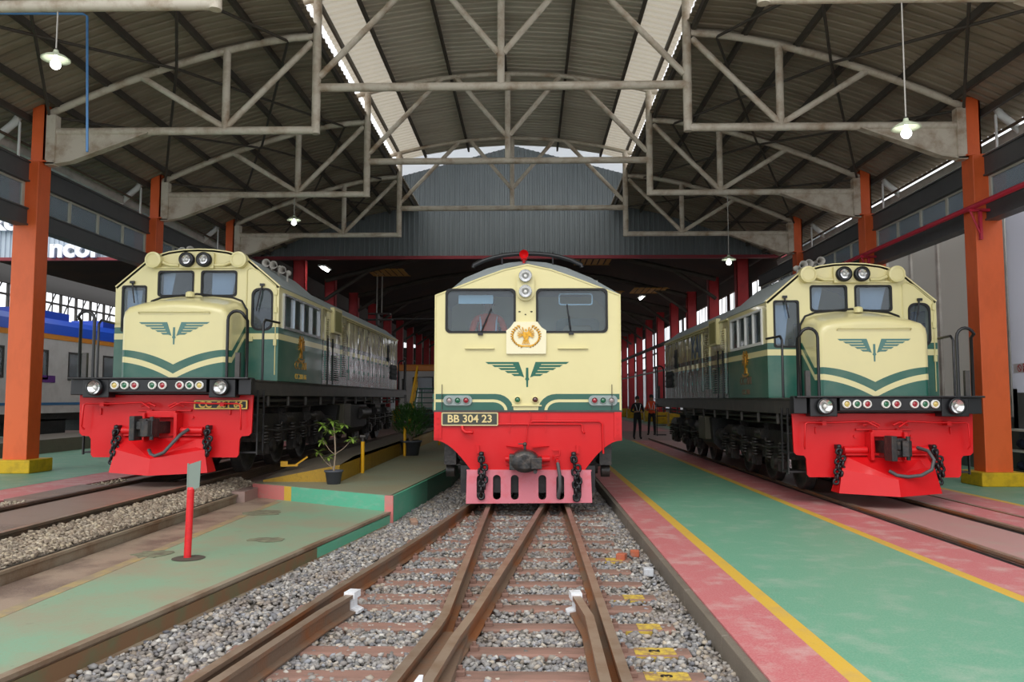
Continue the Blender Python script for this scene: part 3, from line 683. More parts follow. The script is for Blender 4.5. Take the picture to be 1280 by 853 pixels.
def crest(parent, M, s=1., name='gilt_crest'):
    """spread bird crest: body shield, fanned wings, tail and a scroll"""
    b = MB()
    b.plate([[(-.05 * s, .10 * s), (.05 * s, .10 * s), (.055 * s, -.02 * s), (0, -.09 * s), (-.055 * s, -.02 * s)]], M @ Matrix.Translation((0, 0, .022)), .02)
    for sg in (-1, 1):
        for i in range(6):
            a = math.radians(78 - 20 * i); r = (.17 - .008 * i) * s
            c, d = math.cos(a), math.sin(a); ox, oy = sg * .035 * s, .04 * s
            px, py = -d, c
            b.plate([[(ox + sg * (r * c) + px * .012 * s, oy + r * d + py * .012 * s), (ox + sg * (r * c) - px * .012 * s, oy + r * d - py * .012 * s), (ox - px * .010 * s, oy - py * .01 * s), (ox + px * .01 * s, oy + py * .01 * s)]], M @ Matrix.Translation((0, 0, .012 + .001 * i)), .01)
    for i in range(5):
        x = (i - 2) * .022 * s
        b.plate([[(x - .009 * s, -.06 * s), (x + .009 * s, -.06 * s), (x * 1.6 + .010 * s, -.15 * s), (x * 1.6 - .010 * s, -.15 * s)]], M @ Matrix.Translation((0, 0, .010)), .008)
    b.plate([circ(0, .145 * s, .022 * s, 12)], M @ Matrix.Translation((0, 0, .02)), .016)
    b.plate([[(-.17 * s, -.15 * s), (-.08 * s, -.175 * s), (.08 * s, -.175 * s), (.17 * s, -.15 * s), (.165 * s, -.185 * s), (.08 * s, -.205 * s), (-.08 * s, -.205 * s), (-.165 * s, -.185 * s)]], M @ Matrix.Translation((0, 0, .012)), .01)
    return b.build(name, m_gold, parent)
def chain(parent, x, y, z0, z1, n=7, lean=0., doubled=True):
    b = MB()
    def link_(c, ax, k):
        L = (z0 - z1) / n * .80; r = .038
        pts = []
        for i in range(16):
            t = 2 * math.pi * i / 16; u = r * math.cos(t); w = (L - r) * (1 if math.sin(t) > 0 else -1) * .9 + r * math.sin(t)
            if abs(math.sin(t)) < .01: w = 0
            pts.append((c[0] + (u if ax else 0) + lean * w, c[1] + (0 if ax else u), c[2] + w * .62))
        b.tube(pts, .020, 6, closed=True)
    for j in range(2 if doubled else 1):
        for i in range(n - j * 2):
            z = z0 + (z1 - z0) * (i + .5) / n
            link_((x + lean * (z - z0) + j * (.05 if i > 0 else 0), y - .02 * j, z - j * .03), i % 2 == j, i)
    b.ball((x, y + .01, z0 + .03), .04, 10); b.box(x - .03, x + .03, y, y + .12, z0, z0 + .06)
    return b.build('coupling_chain', m_blacksat, parent)
def coupler(parent, x, y, z, turn=0.):
    """knuckle coupler: shank, draw box, guard arm, hooked knuckle"""
    b = MB(); R = Matrix.Rotation(turn, 3, 'Z')
    def T(bx, **k): b.box(*bx, R=R, c=(x, y, z), **k)
    T((x - .09, x + .09, y - .30, y + .1, z - .09, z + .09))
    T((x - .15, x + .13, y - .40, y - .26, z - .13, z + .14))
    T((x - .185, x - .10, y - .54, y - .34, z - .18, z + .18)); T((x - .10, x - .02, y - .50, y - .42, z - .02, z + .10)); T((x - .06, x + .06, y - .47, y - .40, z - .10, z - .02))
    T((x - .11, x + .02, y - .44, y - .36, z - .13, z + .13))
    T((x + .05, x + .15, y - .48, y - .34, z - .10, z + .11))
    p = [(-.02, 0), (.06, -.04), (.13, -.02), (.16, .05), (.13, .10), (.08, .06), (.02, .07)]
    q = [(R @ Vector((a * .9, -.52 + c, 0))) for a, c in p]
    b.prism([(x + v.x, y + v.y) for v in q], 'z', z - .11, z + .11)
    b.cyl(R @ Vector((.12, -.44, -.17)) + Vector((x, y, z)), R @ Vector((.12, -.44, .17)) + Vector((x, y, z)), .03)
    o = b.build('coupler', m_iron, parent, bevel=.012)
    return o
def lamp_part(parent, name, x, y, z, r, depth=.08, rim=m_blacksat, lens=m_lens, depthlens=.03, ringw=.28):
    b = MB(); b.lathe([(r * .98, depth), (r, 0), (r * (1 - ringw), -.012), (r * (1 - ringw), depthlens)], (x, y, z), 'y', 24)
    o = b.build(name, rim, parent)
    c = MB()
    k = r * (1 - ringw)
    if lens is m_lens:
        c.lathe([(0.001, .055), (k * .35, .05), (k * .7, .03), (k, .0)], (x, y + depthlens * .3, z), 'y', 20); c.build('reflector', m_chrome, o)
        g = MB(); g.lathe([(0.0005, -.004), (k * .25, -.006), (k * .3, .01)], (x, y + .02, z), 'y', 12); g.build('bulb', m_white, o)
    else:
        c.lathe([(0.0005, -.014), (k * .5, -.011), (k, 0.003), (k, .03)], (x, y + .004, z), 'y', 20); c.build('lens', lens, o)
    return o
def wiper(parent, x, y, z, ang, L=.32, name='wiper'):
    b = MB(); c, s = math.cos(ang), math.sin(ang)
    b.tube([(x, y, z), (x + c * L * .6, y - .035, z + s * L * .6)], .008, 6)
    b.tube([(x + .012, y, z), (x + .012 + c * L * .6, y - .035, z + s * L * .6)], .006, 6)
    b.tube([(x + c * L * .2, y - .02, z + s * L * .2), (x + c * L, y - .03, z + s * L)], .011, 6)
    b.box(x - .03, x + .045, y - .03, y + .01, z - .02, z + .02)
    return b.build(name, m_blacksat, parent)
def bogie(parent, axles, hw=.97, wr=.46, pitchspring=True):
    y0, y1 = axles[0] - .75, axles[-1] + .75
    b = MB()
    for s in (-1, 1):
        x = s * hw
        prof = [(y0, .62)]
        for a in axles: prof += [(a - .26, .60), (a - .22, .30), (a + .22, .30), (a + .26, .60)]
        prof += [(y1, .62), (y1, .88), (axles[-1] + .3, 1.0), (axles[0] - .3, 1.0), (y0, .88)]
        b.prism(prof, 'x', x - .05, x + .05)
        for a in axles:
            b.box(x + s * .04 - .07, x + s * .04 + .07, a - .15, a + .15, .32, .60)
            b.cyl((x + s * .1, a, .46), (x + s * .16, a, .46), .11, n=14)
            for k in (-.36, .36):
                for i in range(6): b.lathe([(.07, -.02), (.095, 0), (.07, .02)], (x + s * .09, a + k, .52 + i * .055), 'z', 10)
        for i in range(len(axles) - 1):
            m = (axles[i] + axles[i + 1]) / 2
            b.cyl((x + s * .1, m - .22, .92), (x + s * .1, m + .16, .92), .105, n=14)
            b.tube([(x + s * .12, m - .3, .85), (x + s * .12, m - .32, .5), (x + s * .1, m - .45, .45)], .025, 6)
            b.box(x + s * .02 - .05, x + s * .02 + .09, m - .05, m + .05, .5, 1.12)
        b.box(x - .06, x + .12, y0 + .05, y0 + .2, .55, 1.1)
        b.tube([(x + s * .06, y0 + .1, 1.15), (x + s * .1, (y0 + y1) / 2, 1.12), (x + s * .06, y1 - .1, 1.15)], .028, 6)
        b.tube([(x + s * .14, y0 + .2, .75), (x + s * .15, axles[0] + .3, .70), (x + s * .14, y1 - .3, .74)], .02, 6)
    b.box(-hw, hw, y0, y0 + .12, .55, .85); b.box(-hw, hw, (axles[0] + axles[1]) / 2 - .15, (axles[0] + axles[1]) / 2 + .15, .6, 1.2)
    o = b.build('bogie', m_bogie, parent)
    for a in axles:
        for s in (-1, 1):
            w = MB(); w.lathe([(.001, -.05), (.11, -.06), (.13, -.03), (wr - .1, -.02), (wr - .06, -.065), (wr, -.065), (wr, .04), (wr + .028, .05), (wr + .028, .075), (wr - .08, .075), (.001, .05)], (0, 0, 0), 'x', 28)
            if s > 0: w.v = [(-v[0], v[1], v[2]) for v in w.v]
            w.v = [(v[0] + s * .6, v[1] + a, v[2] + wr) for v in w.v]
            w.build('wheel', m_iron, o)
    return o
def louvres(parent, side, x, y0, y1, z0, z1, n, name='louvre_grille', m=None):
    b = MB(); w = x * side
    b.box(min(w - side * .02, w + side * .006), max(w - side * .02, w + side * .006), y0, y1, z0, z1, 1)
    for i in range(n):
        z = z0 + (z1 - z0) * (i + .5) / n; h = (z1 - z0) / n
        b.prism([(w, z + h * .4), (w + side * .035, z - h * .25), (w + side * .03, z - h * .33), (w, z + h * .2)], 'y', y0 + .03, y1 - .03)
    return b.build(name, [m or m_creamd, m if m and m is not m_dark else m_dark], parent)

def build_cc(loc, label, L, Lc, plate, lettering, rot=0.):
    t = thing('locomotive', label, 'locomotive', loc, rot)
    D = 1.56; hw = 1.385; Lend = L + 2.2
    # underframe and deck
    b = MB(); b.box(-1.34, 1.34, .0, Lend, 1.31, D)
    b.box(-1.36, 1.36, -.02, Lend + .02, D - .035, D)
    for s in (-1, 1):
        for k in range(int(Lend / 1.1)): b.box(s * 1.30 - .02, s * 1.30 + .02, .8 + k * 1.1, .88 + k * 1.1, 1.14, 1.33)
        b.tube([(s * 1.2, .6, 1.24), (s * 1.22, Lend / 2, 1.22), (s * 1.2, Lend - .5, 1.24)], .03, 6)
    b.box(-.5, .5, .1, Lend - .1, .95, 1.31)
    b.build('underframe', m_sill, t, bevel=.01)
    # front: black band with lamp housings
    b = MB(); b.box(-1.36, 1.36, -.06, .05, 1.33, 1.57)
    b.box(-.74, .74, -.30, -.05, 1.36, 1.56); b.box(-1.37, 1.37, -.32, .0, 1.555, 1.585)
    for s in (-1, 1):
        b.box(s * .96 - .2, s * .96 + .2, -.26, -.05, 1.28, 1.56)
        b.box(s * 1.28 - .1, s * 1.28 + .1, -.2, -.02, 1.32, 1.57)
    b.build('buffer_beam', m_blacksat, t, bevel=.012)
    for s in (-1, 1): lamp_part(t, 'headlight', s * .955, -.33, 1.435, .125, .1, lens=m_lens, ringw=.2)
    for x, m in ((-.645, m_ly), (-.495, m_lg), (-.345, m_lr), (-.075, m_lg), (.08, m_lr), (.34, m_lr), (.49, m_lg), (.64, m_ly)):
        lamp_part(t, 'marker_light', x, -.325, 1.465, .063, .03, rim=m_white, lens=m, ringw=.3)
    # red apron
    o1 = [(-1.345, 1.34), (-1.33, .74), (-1.29, .70), (-1.18, .69), (-1.15, .65), (-1.14, .41), (-1.11, .37), (-.66, .37), (-.66, .6), (.66, .6), (.66, .37), (1.11, .37), (1.14, .41), (1.15, .65), (1.18, .69), (1.29, .70), (1.33, .74), (1.345, 1.34)]
    b = MB(); b.plate([o1], front(0), .035)
    b.box(-.62, .62, .04, .3, .5, 1.3)
    for s in (-1, 1):
        b.box(s * .3 - .11, s * .3 + .11, -.05, 0, 1.07, 1.10)
        b.box(s * 1.0 - .012, s * 1.0 + .012, -.03, .0, 1.02, 1.12); b.cyl((s * .42, -.03, .98), (s * .42, .0, .98), .022)
        for k in range(3): b.cyl((s * .72, -.02, .5 + .13 * k), (s * .72, 0, .5 + .13 * k), .016, n=8)
        b.cyl((s * .28, -.08, .78), (s * .62, -.08, .78), .055); b.box(s * .35 - .25, s * .35 + .25, -.1, 0, .70, .73)
    b.box(-.22, .22, -.16, 0, .98, 1.08); b.box(-.25, .25, -.12, 0, .60, .63)
    b.box(-.27, -.22, -.22, 0, .64, 1.05); b.box(.22, .27, -.22, 0, .64, 1.05)
    b.build('apron', m_red, t, bevel=.006)
    # plough
    v = [(-.62, -.02, .70), (0, -.10, .66), (.62, -.02, .70), (-.68, -.16, .50), (0, -.47, .38), (.68, -.16, .50), (-.75, -.2, .155), (0, -.52, .14), (.75, -.2, .155)]
    v2 = [(x, y + .03, z) for x, y, z in v]
    f = [(0, 1, 4, 3), (1, 2, 5, 4), (3, 4, 7, 6), (4, 5, 8, 7)]
    b = MB(); b.add(v + v2, f + [tuple(reversed([i + 9 for i in q])) for q in f] + [(6, 7, 16, 15), (7, 8, 17, 16), (0, 9, 10, 1), (1, 10, 11, 2), (0, 3, 12, 9), (3, 6, 15, 12), (2, 11, 14, 5), (5, 14, 17, 8)])
    for s in (-1, 1): b.add([(s * .68, -.16, .5), (s * .75, -.2, .155), (s * .75, .12, .155), (s * .68, .03, .5)], [(0, 1, 2, 3)])
    b.build('snow_plough', m_red, t)
    # a paler, sun-bleached facing sheet on one face of the plough
    turn = -.16 if plate else .12
    coupler(t, -.02, -.05, .83, turn)
    for s in (-1, 1): chain(t, s * .70, -.12, .80, .28, 7, lean=-s * .12 if not plate else .1)
    b = MB()
    if plate: b.tube([(.42, -.15, .80), (.36, -.3, .72), (.28, -.38, .6), (.18, -.42, .47), (.05, -.42, .42), (-.03, -.38, .44), (-.1, -.3, .5)], .026, 10)
    else: b.tube([(.45, -.12, .82), (.52, -.3, .78), (.56, -.38, .66), (.5, -.42, .52), (.34, -.44, .44), (.15, -.44, .42), (0, -.42, .44), (-.08, -.36, .5)], .026, 10)
    b.build('air_hose', m_hose, t)
    b = MB()
    for s in (-1, 1):
        b.tube([(s * 1.2, -.1, .8), (s * 1.22, -.14, .84), (s * 1.2, -.14, 1.17), (s * 1.16, -.14, 1.19), (s * .75, -.14, 1.19), (s * .3, -.16, 1.21), (s * .15, -.2, 1.12)], .013, 6)
        b.box(s * .92 - .03, s * .92 + .03, -.15, 0, 1.15, 1.21)
        b.tube([(s * .33, -.1, 1.15), (s * .2, -.13, 1.2), (s * .1, -.13, 1.15)], .018, 6)
    b.build('uncoupling_lever', m_red, t)
    # nose
    prof = [(-.84, D), (-.84, 2.52), (-.82, 2.62), (-.75, 2.69), (-.6, 2.73), (-.3, 2.765), (0, 2.78), (.3, 2.765), (.6, 2.73), (.75, 2.69), (.82, 2.62), (.84, 2.52), (.84, D)]
    def ring(y, ins, up):
        out = []
        for x, z in prof:
            zz = z
            if z > 2.2: zz = z - ins + up * max(0, (z - 2.2) / .58)
            out.append((x * (1 - ins / .84), y, zz))
        return out
    rings = [ring(.2, .07, -.01), ring(.206, .045, 0), ring(.225, .02, .01), ring(.26, 0, .02), ring(.45, 0, .08), ring(1.06, 0, .21)]
    b = MB(); n = len(prof); vs = [p for r in rings for p in r]
    b.add(vs, [(k * n + i, k * n + i + 1, (k + 1) * n + i + 1, (k + 1) * n + i) for k in range(len(rings) - 1) for i in range(n - 1)], 0, True)
    b.add(rings[0], [tuple(range(n))], 0, False)
    nose = b.build('nose', l_nose, t)
    put_wing(nose, 0, .198, 2.33, 1.12, .27, m_logogrey)
    b = MB(); b.tube([(-.56, .19, 2.60), (-.56, .165, 2.625), (.56, .165, 2.625), (.56, .19, 2.60)], .009, 6); b.build('grab_rail', m_creamd, nose)
    b = MB(); b.tube([(s_, 1.02, z_) for s_, z_ in [(-.855, D), (-.86, 2.5), (-.85, 2.75), (-.76, 2.9), (-.6, 2.96), (0, 3.02), (.6, 2.96), (.76, 2.9), (.85, 2.75), (.86, 2.5), (.855, D)]], .018, 6); b.build('seam_gasket', m_rub, nose)
    b = MB(); b.lathe([(.07, 0), (.07, .07), (.05, .09), (.001, .1)], (0, .75, 2.93), 'z', 14); b.build('top_filler_cap', m_creamd, nose)
    # cab shell
    top = [(hw, D), (hw, 3.14), (.80, 3.64), (.5, 3.73), (.25, 3.765), (0, 3.775), (-.25, 3.765), (-.5, 3.73), (-.80, 3.64), (-hw, 3.14), (-hw, D)]
    F = 1.03
    winf = [rr(-.655, -.075, 2.995, 3.40, .05), rr(.075, .655, 2.995, 3.40, .05), rr(-1.26, -.87, 2.40, 3.15, .04), rr(.94, 1.27, 2.42, 3.10, .12)]
    sw = (F + .28, F + Lc - .28, 2.50, 3.02)
    b = MB(); b.plate([top] + winf, front(F), .05)
    for s in (-1, 1):
        b.plate([[(s * (F + .05), D), (s * (F + Lc), D), (s * (F + Lc), 3.14), (s * (F + .05), 3.14)], [(s * sw[0], sw[2]), (s * sw[1], sw[2]), (s * sw[1], sw[3]), (s * sw[0], sw[3])]], sidem(s * hw, s), .05)
    b.prism([(x * .97, z - .03) for x, z in top], 'y', F + Lc - .04, F + Lc); b.box(-hw + .05, hw - .05, F + .05, F + Lc, D, D + .05)
    shell = b.build('cab', l_cab, t)
    rp = top[1:-1]; ri = [(x * .985, z - .03) for x, z in reversed(rp)]
    rp2 = [(x * 1.012, z + .018) for x, z in rp]
    b = MB(); b.prism(rp2 + ri, 'y', F, F + .06, 0); b.prism([(x * 1.008, z + .012) for x, z in rp] + ri, 'y', F + .06, F + Lc, 1)
    b.build('cab_roof', [m_cream, m_greyroof], t)
    b = MB()
    for w in winf:
        c = (sum(p[0] for p in w) / len(w), sum(p[1] for p in w) / len(w))
        b.plate([[(p[0] + (.018 if p[0] > c[0] else -.018), p[1] + (.018 if p[1] > c[1] else -.018)) for p in w], [(p[0] + (-.012 if p[0] > c[0] else .012), p[1] + (-.012 if p[1] > c[1] else .012)) for p in w][::1]], front(F - .012), .03)
    b.build('window_gasket', m_rub, shell)
    for w in winf:
        g = MB(); g.plate([w], front(F + .015), .006); g.build('windscreen', m_glass, shell)
    # curtains / dark cab furniture
    b = MB(); b.box(-.9, .9, F + .1, F + .45, D + .05, 2.55); b.box(-.5, -.05, F + 1.0, F + 1.4, D, 2.9); b.box(.5, .95, F + 1.0, F + 1.4, D, 2.9); b.build('cab_desk', m_dark, shell)
    b = MB(); cm = mat('pale_curtain_cloth', 'a8adb8', .9)
    for x0, x1, z0, z1 in ((-.63, -.42, 3.0, 3.4), (.2, .62, 3.02, 3.39), (-1.24, -.98, 2.45, 3.1)):
        b.add([(x0, F + .12, z1), (x1, F + .12, z1), (x1 - .08, F + .14, z0), (x0, F + .12, z0)], [(0, 1, 2, 3)])
    b.build('curtain', cm, shell)
    # door outline on the right, hinges
    b = MB(); dl = [(.84, D + .1), (.84, 3.42), (.9, 3.46), (1.02, 3.42), (1.33, 3.16), (1.335, 3.1), (1.335, D + .1)]
    b.tube([(x, F - .006, z) for x, z in dl], .009, 6)
    for z in (3.05, 2.75, 2.2): b.box(1.31, 1.36, F - .03, F, z - .05, z + .05)
    b.box(.86, .96, F - .03, F, 2.22, 2.3); b.build('cab_door_frame', m_creamd, shell)
    wiper(shell, -1.10, F - .02, 3.22, math.radians(-80), .36); wiper(shell, 1.10, F - .02, 3.17, math.radians(-100), .45)
    # head lamp box and round class-light housings
    b = MB(); b.box(-.29, .29, F - .07, F + .02, 3.445, 3.715); b.build('lamp_box', m_cream, shell, bevel=.01)
    for s in (-1, 1): lamp_part(shell, 'headlight', s * .145, F - .15, 3.585, .125, .09, lens=m_lens, ringw=.38)
    for s in (-1, 1):
        b = MB(); b.cyl((s * .72, F - .12, 3.585), (s * .72, F + .05, 3.585), .135, n=28); b.lathe([(.1, -.128), (.13, -.12)], (s * .72, F, 3.585), 'y', 28)
        b.tube([(s * .58, F - .05, 3.55), (s * .45, F - .05, 3.50), (s * .30, F - .05, 3.50)], .028, 8)
        b.box(s * .5 - .2, s * .5 + .2, F - .04, F, 3.455, 3.475); b.build('class_light_housing', m_cream, shell)
    # side windows (silver frame, sliding panes)
    for s in (-1, 1):
        x = s * (hw + .01)
        def S2(y, z): return (s * y, z)
        outer = [S2(sw[0] - .04, sw[2] - .05), S2(sw[1] + .04, sw[2] - .05), S2(sw[1] + .04, sw[3] + .04), S2(sw[0] - .04, sw[3] + .04)]
        ny = 4; holes = []
        for k in range(ny):
            a = sw[0] + (sw[1] - sw[0]) * k / ny + .02; c = sw[0] + (sw[1] - sw[0]) * (k + 1) / ny - .02
            holes.append([S2(a, sw[2]), S2(c, sw[2]), S2(c, sw[3]), S2(a, sw[3])])
        b = MB(); b.plate([outer] + holes, sidem(s * (hw + .025), s), .04)
        fr = b.build('side_window_frame', m_steel if plate else m_pvc, shell)
        g = MB(); g.plate([[S2(sw[0], sw[2]), S2(sw[1], sw[2]), S2(sw[1], sw[3]), S2(sw[0], sw[3])]], sidem(s * (hw - .01), s), .006); g.build('side_window_pane', m_glass, fr)
        cu = MB()
        for k in range(3):
            a = sw[0] + (sw[1] - sw[0]) * (k * .33 + .06); cu.box(s * (hw - .14) - .01, s * (hw - .14) + .01, a, a + .14, sw[2], sw[3])
        cu.build('side_curtain', cm, shell)
        crest(shell, sidem(s * (hw + .002), s) @ Matrix.Translation((s * (F + 1.35), 2.17, 0)), 1.15, 'side_crest')
        for txt, z, sz, mt in (('CC 201', 1.86, .2, m_gold), (lettering, 1.66, .13, m_goldflat if plate else m_white)):
            if not plate and txt == 'CC 201': mt = mat('faded_brown_lettering', '6a4a38', .5)
            text_words('side_lettering', txt, sz, sidem(s * (hw + .003), s) @ Matrix.Translation((s * (F + 1.35), z, 0)), mt, shell, .004, sx=1.25)
    # hood
    hp = [(hw - .01, D), (hw - .01, 3.12), (.98, 3.42), (.5, 3.53), (0, 3.56), (-.5, 3.53), (-.98, 3.42), (-hw + .01, 3.12), (-hw + .01, D)]
    b = MB(); b.prism(hp, 'y', F + Lc, L)
    hood = b.build('hood', l_hood, t)
    b = MB(); q = hp[1:-1]; b.prism([(x * 1.01, z + .02) for x, z in q] + [(x * .99, z - .02) for x, z in reversed(q)], 'y', F + Lc + .02, L + .03)
    b.box(-.5, .5, F + Lc + 2.2, F + Lc + 3.4, 3.5, 3.64); b.cyl((0, L - 1.6, 3.5), (0, L - 1.6, 3.66), .5, n=24); b.box(-.3, .3, F + Lc + 4, F + Lc + 4.5, 3.5, 3.66)
    b.build('hood_roof', m_greyroof, hood)
    b = MB(); b.box(-.6, .6, F + Lc - .02, F + Lc + .75, 3.45, 3.64); b.build('roof_hatch', m_greyroof, hood, bevel=.04)
    y = F + Lc + .1; A = hw - .01
    for s in (-1, 1):
        # upright door panels with the livery running across them
        yy = F + Lc + 2.4
        while yy < L - 2.2:
            p = MB(); w = .52
            p.plate([rr(min(s * yy, s * (yy + w)), max(s * yy, s * (yy + w)), 1.70, 3.02, .02, 2)], sidem(s * (A + .016), s), .016)
            for z in (1.9, 2.8): p.box(s * (A + .02) - .012, s * (A + .02) + .012, yy - .02, yy + .02, z - .04, z + .04)
            p.box(s * (A + .03) - .012, s * (A + .03) + .012, yy + w - .06, yy + w - .03, 2.2, 2.36)
            p.build('access_door', l_hood, hood); yy += .56
        louvres(hood, s, A + .01, y + 1.55, y + 1.95, 1.75, 2.98, 26, m=l_hood)
        louvres(hood, s, A + .01, y + .75, y + 1.25, 1.65, 2.2, 12, m=l_hood)
        louvres(hood, s, A + .01, y + .15, y + .40, 1.65, 2.95, 28, m=l_hood)
        louvres(hood, s, A + .01, L - 1.9, L - 1.55, 2.35, 2.85, 2, 'radiator_grille', m_dark)
        louvres(hood, s, A + .01, L - 1.2, L - .15, 1.85, 2.3, 3, 'radiator_grille', m_dark)
        p = MB(); p.plate([[(s * (y + .62), 2.66), (s * (y + 1.32), 2.66), (s * (y + 1.32), 3.2), (s * (y + .62), 3.2)]], sidem(s * (A + .07), s), .09); bx = p.build('equipment_box', m_cream, hood)
        p = MB(); p.plate([[(s * (y + .70), 2.70), (s * (y + 1.26), 2.70), (s * (y + 1.26), 3.14), (s * (y + .70), 3.14)]], sidem(s * (A + .076), s), .006); p.build('box_filter', mat('olive_filter_mesh', '8a8650', .7), bx)
        p = MB(); p.tube([(s * (A + .06), y + .15, D), (s * (A + .06), y + .15, 2.5), (s * (A + .06), y + .55, 2.52), (s * (A + .06), y + .58, D)], .016, 6); p.build('hood_handrail', m_blacksat, hood)
        p = MB(); p.tube([(s * (A + .03), y + 2.0, 3.06), (s * (A + .04), L - .4, 3.06)], .012, 6); p.box(s * (A + .01) - .02, s * (A + .01) + .02, F + Lc, L, 3.1, 3.13); p.build('hood_gutter_rail', m_creamd, hood)
    if not plate:
        for s in (-1, 1):
            me = text_mesh('KAI', .72, sidem(s * (A + .02), s) @ Matrix.Translation((s * (F + Lc + 3.0), 2.72, 0)), .004, bold=.015, sx=.95); link('company_lettering', me, mat('slate_lettering', '44566a', .5), hood)
    # end platforms: handrails
    for y_, dy in ((-.03, 1), (Lend + .03, -1)):
        for s in (-1, 1):
            b = MB(); yi = y_ - .22 * dy
            pts = [(s * 1.02, yi, D - .1), (s * 1.02, yi, 2.45)] + [(s * (1.152 - .132 * math.cos(a)), yi + .06 * dy * math.sin(a) * 0, 2.45 + .14 * math.sin(a)) for a in [math.pi * k / 8 for k in range(1, 8)]] + [(s * 1.285, yi + .1 * dy, 2.45), (s * 1.285, yi + .1 * dy, D - .1)]
            b.tube(pts, .024, 8)
            b.build('handrail', m_blacksat, t)
            b = MB(); b.tube([(s * 1.33, y_ + .47 * dy, D), (s * 1.33, y_ + .47 * dy, 2.46), (s * 1.335, y_ + .55 * dy, 2.53), (s * 1.40, y_ + 1.06 * dy, 2.53)], .020, 8); b.build('side_handrail', m_blacksat, t)
            b = MB(); b.box(s * 1.17 - .035, s * 1.17 + .035, yi + .02, yi + .08, D, 1.96); b.build('brake_pipe_stand', m_sill, t)
            # steps
            b = MB()
            for k in range(4): b.box(s * 1.22 - .14, s * 1.22 + .14, y_ + dy * .35 - .14, y_ + dy * .35 + .14, .42 + k * .29, .445 + k * .29)
            b.box(s * 1.36 - .01, s * 1.36 + .01, y_ + dy * .35 - .16, y_ + dy * .35 - .12, .4, 1.4); b.box(s * 1.36 - .01, s * 1.36 + .01, y_ + dy * .35 + .12, y_ + dy * .35 + .16, .4, 1.4)
            b.build('step_ladder', m_black, t)
    ax = [1.75, 3.35, 4.95]; bogie(t, ax); bogie(t, [Lend - 1.75 - 3.2, Lend - 1.75 - 1.6, Lend - 1.75])
    ty0, ty1 = 6.0, Lend - 6.0
    b = MB(); b.prism([(-1.15, .55), (-1.0, .40), (1.0, .40), (1.15, .55), (1.2, 1.12), (-1.2, 1.12)], 'y', ty0, ty1); b.build('fuel_tank', m_black, t, bevel=.02)
    for s in (-1, 1): b = MB(); b.box(s * 1.1 - .2, s * 1.1 + .2, ty0 + .25, ty0 + .95, .62, 1.15); b.build('battery_box', mat('dusty_olive_box', '4f4b3c', .45), t, bevel=.02)
    for s in (-1, 1):
        b = MB(); b.cyl((s * 1.12, ty1 - .9, .9), (s * 1.12, ty1 + .2, .9), .17, n=18); b.build('air_tank', m_bogie, t)
        b = MB(); b.cyl((s * 1.0, 5.55, .75), (s * 1.0, 5.95, .75), .14, n=16); b.build('air_filter', m_bogie, t)
    # roof horns
    for x, y_, z in ((-.55, F + .9, 3.86), (-.42, F + 1.0, 3.90), (-.27, F + .85, 3.92)) if not plate else ((-.55, F + .9, 3.86), (-.45, F + 1.0, 3.90), (.95, F + 1.3, 3.68), (1.05, F + 1.5, 3.62), (.85, F + 1.2, 3.70)):
        b = MB(); b.lathe([(.075, 0), (.06, .01), (.045, .05), (.025, .12), (.02, .35), (.05, .36), (.05, .42), (.001, .42)], (x, y_ - .3, z), 'y', 16)
        b.box(x - .015, x + .015, y_, y_ + .04, z - .22, z); b.build('horn', m_gutter, t)
    if plate:
        b = MB(); b.plate([rr(.45, 1.28, 1.10, 1.245, .012, 2)], front(-.045), .03); pl = b.build('number_plate', m_blacksat, t)
        b = MB(); o_ = rr(.455, 1.275, 1.105, 1.24, .012, 2); i_ = rr(.475, 1.255, 1.122, 1.223, .008, 2); b.plate([o_, i_], front(-.052), .01); b.build('plate_rim', m_goldflat, pl)
        text_words('plate_lettering', 'CC  201 66', .125, front(-.05) @ Matrix.Translation((.865, 1.17, 0)), m_goldflat, pl, .004, bold=.004, sx=1.15)
    return t
LEFT_LOCO = build_cc((-5.58, 12.2, .33), 'cream, green and red diesel locomotive at left, its short hood beside the red post', 13.1, 2.85, True, 'CC 201 66')
RIGHT_LOCO = build_cc((5.30, 12.2, .05), 'cream, green and red diesel locomotive at right, on the track set in the red floor', 11.0, 2.6, False, 'CC 201')

